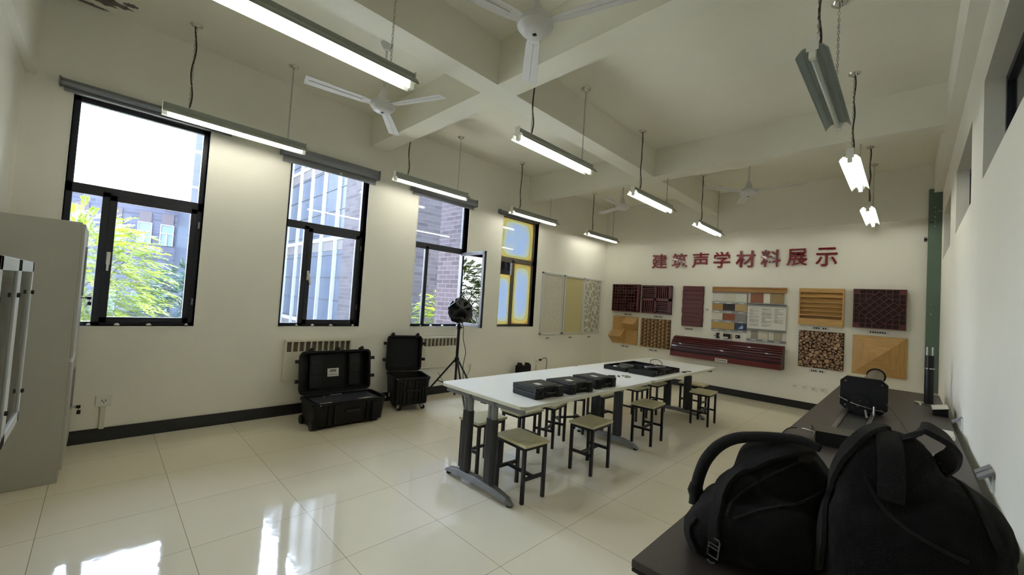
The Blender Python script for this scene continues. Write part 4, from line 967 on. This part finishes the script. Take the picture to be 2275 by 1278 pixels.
# ================================================================ LAB BENCH
t = thing('lab_bench', 'long dark-topped laboratory bench along the right wall', 'bench', (4.765, .636, 0))
bl = 6.46 - .636; bw = 5.655 - 4.765
MB().box(0, bw, 0, bl, .725, .75, 0).box(.0005, bw - .0005, .0005, bl - .0005, .712, .725, 1).build('worktop', [M['bench'], M['benchedge']], t, bevel=.004)
MB().box(.03, bw - .01, .03, bl - .03, .08, .712).build('cupboard_carcass', M['cabwhite'], t)
MB().box(.08, bw - .03, .06, bl - .06, 0, .08).build('plinth', M['black_base'], t)
nd = 8
for k in range(nd):
    y0 = .035 + (bl - .07) * k / nd; y1 = .035 + (bl - .07) * (k + 1) / nd - .006
    dr = MB().box(.012, .03, y0, y1, .10, .70).build('cupboard_door', M['cabwhite'], t, bevel=.002)
    MB().box(.0, .012, y1 - .05, y1 - .035, .5, .62).build('door_handle', M['steel'], dr)
BZt = .75
# impedance tube apparatus
t = thing('impedance_tube', 'black square-plated impedance tube rig with rails on the dark bench', 'instrument', (5.098, 4.3, BZt))
ch = .045; s_ = .165
MB().prism([(-s_ + ch, .0), (s_ - ch, .0), (s_, ch), (s_, .31 - ch), (s_ - ch, .31), (-s_ + ch, .31), (-s_, .31 - ch), (-s_, ch)], -.02, .03, 'y').build('loudspeaker_plate', M['blackmetal'], t, bevel=.003)
for x in (-.125, .125):
    for z in (.045, .265): MB().cyl((x, -.024, z), (x, -.02, z), .009, 12).build('bolt', M['chrome'], t, smooth=True)
MB().cyl((0, .03, .155), (0, 2.0, .155), .078, 32).build('measuring_tube', M['tubegrey'], t, smooth=True)
MB().cyl((0, 1.94, .155), (0, 2.0, .155), .094, 32).cyl((0, .03, .155), (0, .08, .155), .095, 32).build('tube_flange', M['black'], t, smooth=True)
for y in (.5, 1.3, 1.9): MB().prism([(-.07, 0), (.07, 0), (.05, .09), (-.05, .09)], y - .02, y + .02, 'y').build('tube_cradle', M['black'], t)
MB().cyl((-.02, -.22, .085), (-.02, -.12, .085), .075, 32).cyl((-.02, -.225, .085), (-.02, -.22, .085), .078, 32).build('microphone_carriage', M['blackmetal'], t, smooth=True)
b = MB()
for k in range(5): a = 2 * PI * k / 5; b.cyl((-.02 + .045 * math.cos(a), -.229, .085 + .045 * math.sin(a)), (-.02 + .045 * math.cos(a), -.225, .085 + .045 * math.sin(a)), .005, 8)
b.cyl((-.02, -.235, .085), (-.02, -.225, .085), .012, 12); b.build('carriage_screw', M['chrome'], t)
MB().box(-.11, .09, -.16, -.06, 0, .02).build('carriage_base', M['black'], t)
for x in (-.095, .075): MB().box(x - .012, x + .012, -1.30, -.02, .01, .03).box(x - .003, x + .003, -1.30, -.02, .03, .034).build('guide_rail', M['steel'], t)
MB().box(-.06, .05, -1.05, -.25, .004, .010).build('rail_scale', M['blackmetal'], t)
MB().cyl((.03, -.28, .06), (.05, -.40, .015), .008).cyl((.085, -.25, .1), (.085, -.28, .02), .006).build('clamp_lever', M['steel'], t, smooth=True)
o = MB().tube(catmull([(5.25, 4.28, .86), (5.32, 4.1, .80), (5.37, 3.9, .756), (5.40, 3.5, .755), (5.40, 3.2, .755), (5.38, 2.9, .755)], 6), .004, 6).build('signal_cable', M['cord'], None, smooth=True)
tag(o, 'thin brown cable curving over the bench from the square black plate', 'cable')
o = MB().tube(catmull([(4.93, 4.27, .86), (4.99, 4.15, .855), (5.05, 4.05, .85), (5.15, 4.05, .83), (5.27, 4.2, .79), (5.30, 4.25, .756)], 6), .0035, 6).build('signal_cable', M['cableclear'], None, smooth=True)
tag(o, 'thin pale wire drawn across the front of the square black plate', 'cable')
# black box next to the bags
t = thing('control_box', 'flat black metal control box on the bench behind the left bag', 'box', (5.05, 2.84, BZt), math.radians(14))
MB().box(-.115, .115, -.12, .12, .008, .085).build('box_body', mat('brushed_dark_metal', (58, 56, 52), .35, .6, var=.1, stretch=(30, 1, 1)), t, bevel=.003)
MB().box(-.12, .12, -.124, -.118, .004, .088).build('front_panel', M['black'], t)
MB().tube([(-.118, -.09, .07), (-.17, -.085, .078), (-.19, -.085, .078)], .004).tube([(-.118, -.09, .02), (-.125, -.09, .05), (-.118, -.09, .07)], .004).build('side_connector', M['chrome'], t, smooth=True)
for x in (-.09, .09):
    for y in (-.09, .09): MB().box(x - .01, x + .01, y - .01, y + .01, 0, .01).build('rubber_foot', M['black'], t)
o = MB().tube(catmull([(4.86, 2.71, .828), (4.82, 2.66, .82), (4.80, 2.58, .79), (4.81, 2.5, .757), (4.86, 2.45, .755), (4.96, 2.46, .757)], 6), .004, 6).build('signal_cable', M['black'], None, smooth=True)
tag(o, 'black lead looping from the control box behind the left bag', 'cable')
# upright black cylinder
t = thing('calibration_tube', 'upright black cylinder with a chrome collar near the right wall', 'instrument', (5.54, 5.45, BZt))
MB().cyl((0, 0, .025), (0, 0, .515), .036, 28).build('cylinder', M['blackmetal'], t, smooth=True)
MB().cyl((0, 0, .375), (0, 0, .385), .04, 28).build('collar_ring', M['chrome'], t, smooth=True)
for x in (-.02, .02): MB().cyl((x, 0, .515), (x, 0, .60), .006, 8).build('prong', M['cabwhite'], t, smooth=True)
MB().cyl((-.02, 0, 0), (-.02, 0, .022), .085, 32).build('base_plate', M['chrome'], t, smooth=True)
t = thing('desk_unit', 'small black wedge unit with a white top in front of the upright cylinder', 'box', (5.60, 4.95, BZt))
MB().prism([(-.05, 0), (.05, 0), (.05, .075), (-.05, .05)], -.13, .13, 'y').build('unit_body', M['black'], t, bevel=.003)
MB().prism([(-.052, .05), (.052, .076), (.052, .084), (-.052, .058)], -.135, .135, 'y').build('unit_top', M['white'], t, bevel=.002)
o = MB().tube([(5.56 + .055 * math.cos(a), 3.10 + .13 * math.sin(a), .755) for a in [2 * PI * k / 28 for k in range(28)]], .004, 6, 0, True).build('cable_coil', M['cableclear'], None, smooth=True)
tag(o, 'pale cable loop lying on the bench by the right wall', 'cable')
# sockets with grey flip covers on the right wall
for y, s in ((4.28, 'further socket with a grey flip cover on the right wall, just above the bench'), (2.62, 'nearer socket with raised grey flip covers on the right wall, by the right bag')):
    t = thing('covered_socket', s, 'socket', (WX, y, .80), 0, 'flip-cover sockets on the right wall')
    MB().box(-.012, 0, -.07, .07, -.05, .05).build('socket_plate', M['white'], t, bevel=.002)
    for k, dy in enumerate(((-.03,) if y > 4 else (-.05, .04))):
        MB().prism([(0, .045), (-.055, .0), (-.06, .012), (-.006, .058)], dy - .035, dy + .035, 'y').build('flip_cover', M['greyal'], t)
t = thing('power_adapter', 'white power adapter on the bench behind the right bag', 'adapter', (5.60, 3.86, BZt))
MB().box(-.035, .035, -.11, .11, 0, .03).build('adapter_body', M['white'], t, bevel=.004)

# ================================================================ BAGS
def blob_bag(name, parent, blobs, voxel, sm, mt, disp=.006):
    b = MB()
    me = bpy.data.meshes.new(name); bm = bmesh.new()
    for (c, r, rot, p) in blobs:
        T_ = Matrix.Translation(c) @ Matrix.Rotation(math.radians(rot[2]), 4, 'Z') @ Matrix.Rotation(math.radians(rot[1]), 4, 'Y') @ Matrix.Rotation(math.radians(rot[0]), 4, 'X')
        n1, n2 = 32, 20; vs = []
        f = lambda w_, e: math.copysign(abs(w_) ** e, w_)
        for i in range(n2 + 1):
            th = -PI / 2 + PI * i / n2
            for j in range(n1):
                ph = 2 * PI * j / n1; vs.append(bm.verts.new(T_ @ Vector((r[0] * f(math.cos(th), p) * f(math.cos(ph), p), r[1] * f(math.cos(th), p) * f(math.sin(ph), p), r[2] * f(math.sin(th), p)))))
        for i in range(n2):
            for j in range(n1): 
                try: bm.faces.new((vs[i * n1 + j], vs[i * n1 + (j + 1) % n1], vs[(i + 1) * n1 + (j + 1) % n1], vs[(i + 1) * n1 + j]))
                except ValueError: pass
    bmesh.ops.remove_doubles(bm, verts=bm.verts, dist=.0005); bmesh.ops.recalc_face_normals(bm, faces=bm.faces); bm.to_mesh(me); bm.free()
    tmp = bpy.data.objects.new('tmp', me); C.objects.link(tmp)
    r_ = tmp.modifiers.new('r', 'REMESH'); r_.mode = 'VOXEL'; r_.voxel_size = voxel
    s_ = tmp.modifiers.new('s', 'SMOOTH'); s_.factor = .5; s_.iterations = sm
    tx = bpy.data.textures.new('folds', 'CLOUDS'); tx.noise_scale = .09
    d_ = tmp.modifiers.new('d', 'DISPLACE'); d_.texture = tx; d_.strength = disp * 3; d_.mid_level = .5
    dg = bpy.context.evaluated_depsgraph_get(); out = bpy.data.meshes.new_from_object(tmp.evaluated_get(dg)); bpy.data.objects.remove(tmp)
    for v in out.vertices: v.co.z = max(v.co.z, BZt + .001); v.co.x = min(v.co.x, WX - .015)
    out.materials.clear(); out.materials.append(mt); out.polygons.foreach_set('use_smooth', [True] * len(out.polygons)); out.name = name
    o = bpy.data.objects.new(name, out); C.objects.link(o); o.parent = parent
    o.matrix_parent_inverse = Matrix.Translation(parent.location).inverted()
    bm = bmesh.new(); bm.from_mesh(out); tree = BVHTree.FromBMesh(bm); bm.free()
    return o, tree
def snap(tree, pts, lift=.002, d=Vector((0, 1, 0)), start=.5):
    out = []; nor = []
    for x, z in pts:
        hit, n, i, ds = tree.ray_cast(Vector((x, start, z)), d)
        if hit is None:
            hit, n, i, ds = tree.find_nearest(Vector((x, .9, z)))
        out.append(hit + n * lift); nor.append(n)
    return out, nor
def part(o, parent): o.parent = parent; o.matrix_parent_inverse = Matrix.Translation(parent.location).inverted(); return o
# left bag (slouched)
t1 = thing('backpack', 'slouched black backpack with a raised loop handle on the bench end, behind the bigger bag', 'backpack', (5.03, 1.05, BZt))
body, tr1 = blob_bag('bag_body', t1, [((5.02, 1.02, .85), (.185, .20, .11), (0, -14, 8), .7), ((5.09, 1.10, .97), (.14, .15, .165), (0, -28, 4), .8), ((4.93, .96, .82), (.115, .15, .085), (0, -34, 8), .75), ((5.10, 1.1, .83), (.13, .2, .10), (0, 0, 0), .7), ((4.98, 1.02, .94), (.10, .13, .07), (0, -38, 0), .85)], .009, 8, M['fabricblack'])
EYE = Vector((5.38, -.61, 1.546))
def drape(tree, pts, y, lift=.002):
    out = []; nor = []
    for x, z in pts:
        P = Vector((x, y, z)); d = (P - EYE).normalized(); hit, n, i, ds = tree.ray_cast(EYE, d)
        if hit is None: hit, n, i, ds = tree.find_nearest(P)
        if n.dot(d) > 0: n = -n
        out.append(hit + n * lift); nor.append(n)
    for _ in range(2):
        out = [out[0]] + [(out[i - 1] + out[i] * 2 + out[i + 1]) / 4 for i in range(1, len(out) - 1)] + [out[-1]]
        nor = [nor[0]] + [(nor[i - 1] + nor[i] * 2 + nor[i + 1]).normalized() for i in range(1, len(nor) - 1)] + [nor[-1]]
    return [o + n * .003 for o, n in zip(out, nor)], nor
def strap(name, tree, pts, y, w, t, par, mt='fabricgrey'):
    q = [(v.x, v.y) for v in catmull([(a, b_, 0) for a, b_ in pts], 4)]
    P, N = drape(tree, q, y); return part(MB().ribbon(P, N, w, t).build(name, M[mt], None, smooth=True, bevel=0), par), P, N
# padded loop handle standing up
hp = catmull([(4.83, .98, .84), (4.828, 1.0, .90), (4.833, 1.02, .952), (4.854, 1.02, 1.009), (4.893, 1.02, 1.066), (4.945, 1.02, 1.107), (5.008, 1.02, 1.130), (5.078, 1.02, 1.147), (5.141, 1.02, 1.155), (5.19, 1.01, 1.145)], 4)
part(MB().tube(hp, [.020 + .004 * math.sin(PI * k / (len(hp) - 1)) - .008 * (k / len(hp)) for k in range(len(hp))], 12).build('top_handle', M['fabricgrey'], None, smooth=True), t1)
part(MB().lathe([(0, -.03), (.02, -.026), (.028, 0), (.02, .026), (0, .03)], (4.825, 1.0, .885), 14).build('handle_anchor', M['fabricgrey'], None, smooth=True), t1)
_, P, N = strap('shoulder_strap', tr1, [(5.215, 1.165), (5.173, 1.153), (5.123, 1.13), (5.07, 1.095), (5.019, 1.053), (4.977, 1.006), (4.947, .949), (4.93, .884), (4.92, .817), (4.922, .775)], .92, .036, .012, t1)
e = P[-1]; n = N[-1]
fr = Matrix.Translation(e + n * .012 + Vector((.004, 0, -.012)))
up = Vector((0, -.2, 1)).normalized(); nn = Vector((-.25, -1, .1)).normalized(); sd_ = up.cross(nn).normalized(); up = nn.cross(sd_)
R4 = Matrix((sd_, up, nn)).transposed().to_4x4(); b = MB(); b.T = fr @ R4
b.tube([(-.017, .02, 0), (-.013, .026, 0), (.013, .026, 0), (.017, .02, 0), (.017, -.03, 0), (-.017, -.03, 0)], .0028, 8, 0, True); b.tube([(-.017, -.004, 0), (.017, -.004, 0)], .0025, 6); b.tube([(-.017, .008, .002), (.017, .008, .002)], .0025, 6)
b.tube([(-.012, -.044, .003), (.0, -.048, .003), (.014, -.042, .003)], .004, 6)
part(b.build('strap_buckle', mat('dark_chrome', (120, 122, 128), .3, .9), None, smooth=True), t1)
strap('side_strap', tr1, [(4.865, .835), (4.845, .80), (4.848, .765), (4.87, .73)], .9, .035, .006, t1)
strap('pocket_seam', tr1, [(5.22, 1.06), (5.15, .985), (5.06, .93), (4.98, .87)], .92, .008, .004, t1)
strap('front_piping', tr1, [(5.16, 1.12), (5.09, 1.06), (5.02, .99), (4.975, .93), (4.96, .87)], .92, .006, .004, t1)
# right bag (bulging, upright)
t2 = thing('backpack', 'big upright black backpack with a wide top loop, standing by the right wall', 'backpack', (5.40, 1.0, BZt))
body2, tr2 = blob_bag('bag_body', t2, [((5.395, 1.0, .90), (.19, .17, .19), (0, 0, 0), .7), ((5.345, 1.02, 1.08), (.118, .14, .16), (0, 0, 0), .8), ((5.43, 1.01, .98), (.14, .15, .17), (0, 22, 0), .8), ((5.39, 1.0, .82), (.19, .19, .08), (0, 0, 0), .7)], .009, 8, M['fabricblack'])
strap('edge_strap', tr2, [(5.345, 1.245), (5.32, 1.24), (5.295, 1.215), (5.272, 1.18), (5.25, 1.135), (5.232, 1.08), (5.218, 1.01), (5.212, .94), (5.21, .86), (5.207, .78)], 1.0, .042, .010, t2)
strap('centre_band', tr2, [(5.345, 1.235), (5.352, 1.18), (5.355, 1.12), (5.355, 1.05)], 1.0, .055, .003, t2)
hp = catmull([(5.37, 1.02, 1.205), (5.385, 1.01, 1.225), (5.403, .99, 1.252), (5.418, .985, 1.27), (5.438, .985, 1.262), (5.458, .99, 1.248), (5.47, 1.0, 1.228), (5.466, 1.01, 1.20), (5.45, 1.02, 1.175), (5.44, 1.03, 1.15)], 5)
c_ = Vector((5.415, 1.0, 1.19)); nn = [(p - c_).normalized() for p in hp]
part(MB().ribbon(hp, nn, .075, .012).build('top_handle', M['fabricgrey'], None, smooth=True), t2)
part(MB().lathe([(0, -.02), (.03, -.012), (.04, .0), (.025, .02), (0, .028)], (5.30, 1.0, 1.20), 14).build('strap_anchor', M['fabricgrey'], None, smooth=True), t2)
strap('side_seam', tr2, [(5.46, 1.19), (5.50, 1.13), (5.53, 1.07), (5.555, .99)], 1.0, .02, .005, t2)
strap('front_seam', tr2, [(5.30, 1.10), (5.34, 1.02), (5.42, .97), (5.50, .95)], 1.0, .008, .004, t2)

# ================================================================ OUTDOORS
struct(MB().box(-80, -.3, -60, 60, -1.3, -1.25).build('ground', M['ground']))
GZ = -1.25
t = thing('glazed_wing', 'brick and blue glass wing with white mullions outside the second window', 'building', (-9, 6.5, GZ))
MB().box(-3, .0, 0, 6, 0, 12.5).build('brick_pier', M['brickA'], t)
MB().box(-11.2, -3.0, .02, 6, 0, 12.5).box(-15.8, -11.2, -4.3, 6, 0, 12.5).build('glass_wall', M['bluepanel'], t)
b = MB()
for x in [-12.62 - 1.69 * k for k in range(5)]: b.box(x + 9 - .05, x + 9 + .05, -.12, .03, 0, 12.5)
for k in range(3): b.box(-11.25, -11.1, -.4 - 1.5 * k - .05, -.4 - 1.5 * k + .05, 0, 12.5)
b.build('mullion', M['mullion'], t)
b = MB()
for z in [k * 1.0 + GZ + .39 for k in range(14)]: b.box(-11.2, -3.0, -.01, .03, z - .012 - GZ, z + .012 - GZ).box(-11.21, -11.19, -4.3, .02, z - .012 - GZ, z + .012 - GZ)
b.build('panel_joint', M['sleeve'], t)
b = MB()
for z in (.0, 3.89, 7.78): b.box(-11.3, -2.9, -.03, .1, z - GZ - .1, z - GZ + .08).box(-11.2, -3, .0, .05, z - GZ - .55, z - GZ - .1, 1)
b.build('floor_band', [M['stoneband'], mat('spandrel', (62, 60, 60), .7, spec=.1)], t)
t = thing('brick_pier_block', 'purple-grey brick block close outside the open third window', 'building', (-3.3, 5.8, GZ))
MB().box(-.55, .6, 0, 4, 0, 12).build('brick_body', M['brickB'], t)
def facade(name, lab, loc, rz, w, h, d, m_, wins, lintel):
    t = thing(name, lab, 'building', loc, rz)
    MB().box(-w / 2, w / 2, 0, d, 0, h).build('building_body', m_, t)
    for x, z, ww, hh in wins:
        f = MB().box(x - ww / 2, x + ww / 2, -.05, .0, z, z + hh).build('window', M['outglass'], t)
        b = MB()
        b.box(x - .03, x + .03, -.09, -.05, z, z + hh * .6).box(x - ww / 2, x + ww / 2, -.09, -.05, z + hh * .6 - .03, z + hh * .6 + .03).box(x - ww / 2 - .04, x - ww / 2, -.09, 0, z, z + hh).box(x + ww / 2, x + ww / 2 + .04, -.09, 0, z, z + hh).box(x - ww / 2 - .04, x + ww / 2 + .04, -.09, 0, z + hh, z + hh + .05)
        b.build('window_frame', M['mullion'], f)
        if lintel: MB().box(x - ww / 2, x + ww / 2, -.06, -.0, z + hh + .05, z + hh + .65).build('lintel_panel', mat('mauve_panel', (53, 46, 51), .8) if 'mauve_panel' not in bpy.data.materials else bpy.data.materials['mauve_panel'], f)
    return t
# across the courtyard, facing our windows (local -y faces +x)
ws = [(x, z, .52, 1.15) for x in (-6.0, -4.6, -3.4, -2.2, -.95, .25, 1.2, 2.6) for z in (.9, 4.75)]
facade('brick_building', 'dark grey brick building across the courtyard, through the first window', (-25, .6, GZ), PI / 2, 16, 7.5, 6, M['brickC'], ws, True)
ws = [(x, z, 1.3, 2.2) for x in (-5.8, -3.4, -1.0, 1.4, 3.8, 6.2) for z in (.9, 4.8, 8.2)]
t = facade('beige_building', 'beige rendered building seen far behind the third window', (-12.5, 14, GZ), 0, 18, 12, 4, M['beige'], ws, False)
MB().box(-9, 9, -.35, .1, 7.1, 7.5).build('floor_band', M['stoneband'], t)
def tree(lab, loc, rc, zc, n, mt, seed, leaf=.14, fronds=13, squash=(1, 1, 1)):
    random.seed(seed); t = thing('leafy_tree', lab, 'tree', loc)
    b = MB(); b.cyl((0, 0, 0), (0, 0, zc), .09, 10, 0, .05)
    for k in range(7): a = k * 2.4; b.cyl((0, 0, zc * (.5 + .06 * k)), (rc * .6 * math.cos(a), rc * .6 * math.sin(a), zc + rc * (.1 + .07 * k)), .03, 6, 0, .01)
    b.build('trunk', M['bark'], t)
    b = MB()
    for k in range(n):
        th = random.uniform(0, 2 * PI); cp = random.uniform(-1, 1); s = math.sqrt(1 - cp * cp); rr = rc * random.uniform(.55, 1.0)
        p = Vector((rr * s * math.cos(th) * squash[0], rr * s * math.sin(th) * squash[1], zc + rr * cp * squash[2]))
        d = Vector((s * math.cos(th), s * math.sin(th), cp * .4 + random.uniform(-.5, .3))).normalized(); sd2 = d.cross(Vector((0, 0, 1))).normalized(); u = sd2.cross(d)
        ln = leaf * fronds * .28
        for j in range(fronds):
            f = j / fronds; c0 = p + d * ln * f - Vector((0, 0, 1)) * ln * f * f * .35
            for sg in (-1, 1):
                l_ = leaf * (1 - .6 * abs(f - .4)); q = c0 + (sd2 * sg * .9 + d * .45 - u * random.uniform(-.1, .45)).normalized() * l_; wv = d * leaf * .22
                b.add([c0, (c0 + q) / 2 + wv, q, (c0 + q) / 2 - wv], [(0, 1, 2, 3)])
    b.build('crown', M[mt], t)
tree('bright yellow-green tree outside the first window, nearest the glass', (-8.6, -1.15, GZ), 1.85, 2.6, 1500, 'leafY', 1, .12, 9)
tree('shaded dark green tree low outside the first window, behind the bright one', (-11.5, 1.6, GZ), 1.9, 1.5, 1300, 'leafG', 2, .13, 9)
tree('bright tree seen past the brick block through the open sash', (-6.4, 8.3, GZ), 1.5, 1.7, 900, 'leafY', 3, .11, 9)
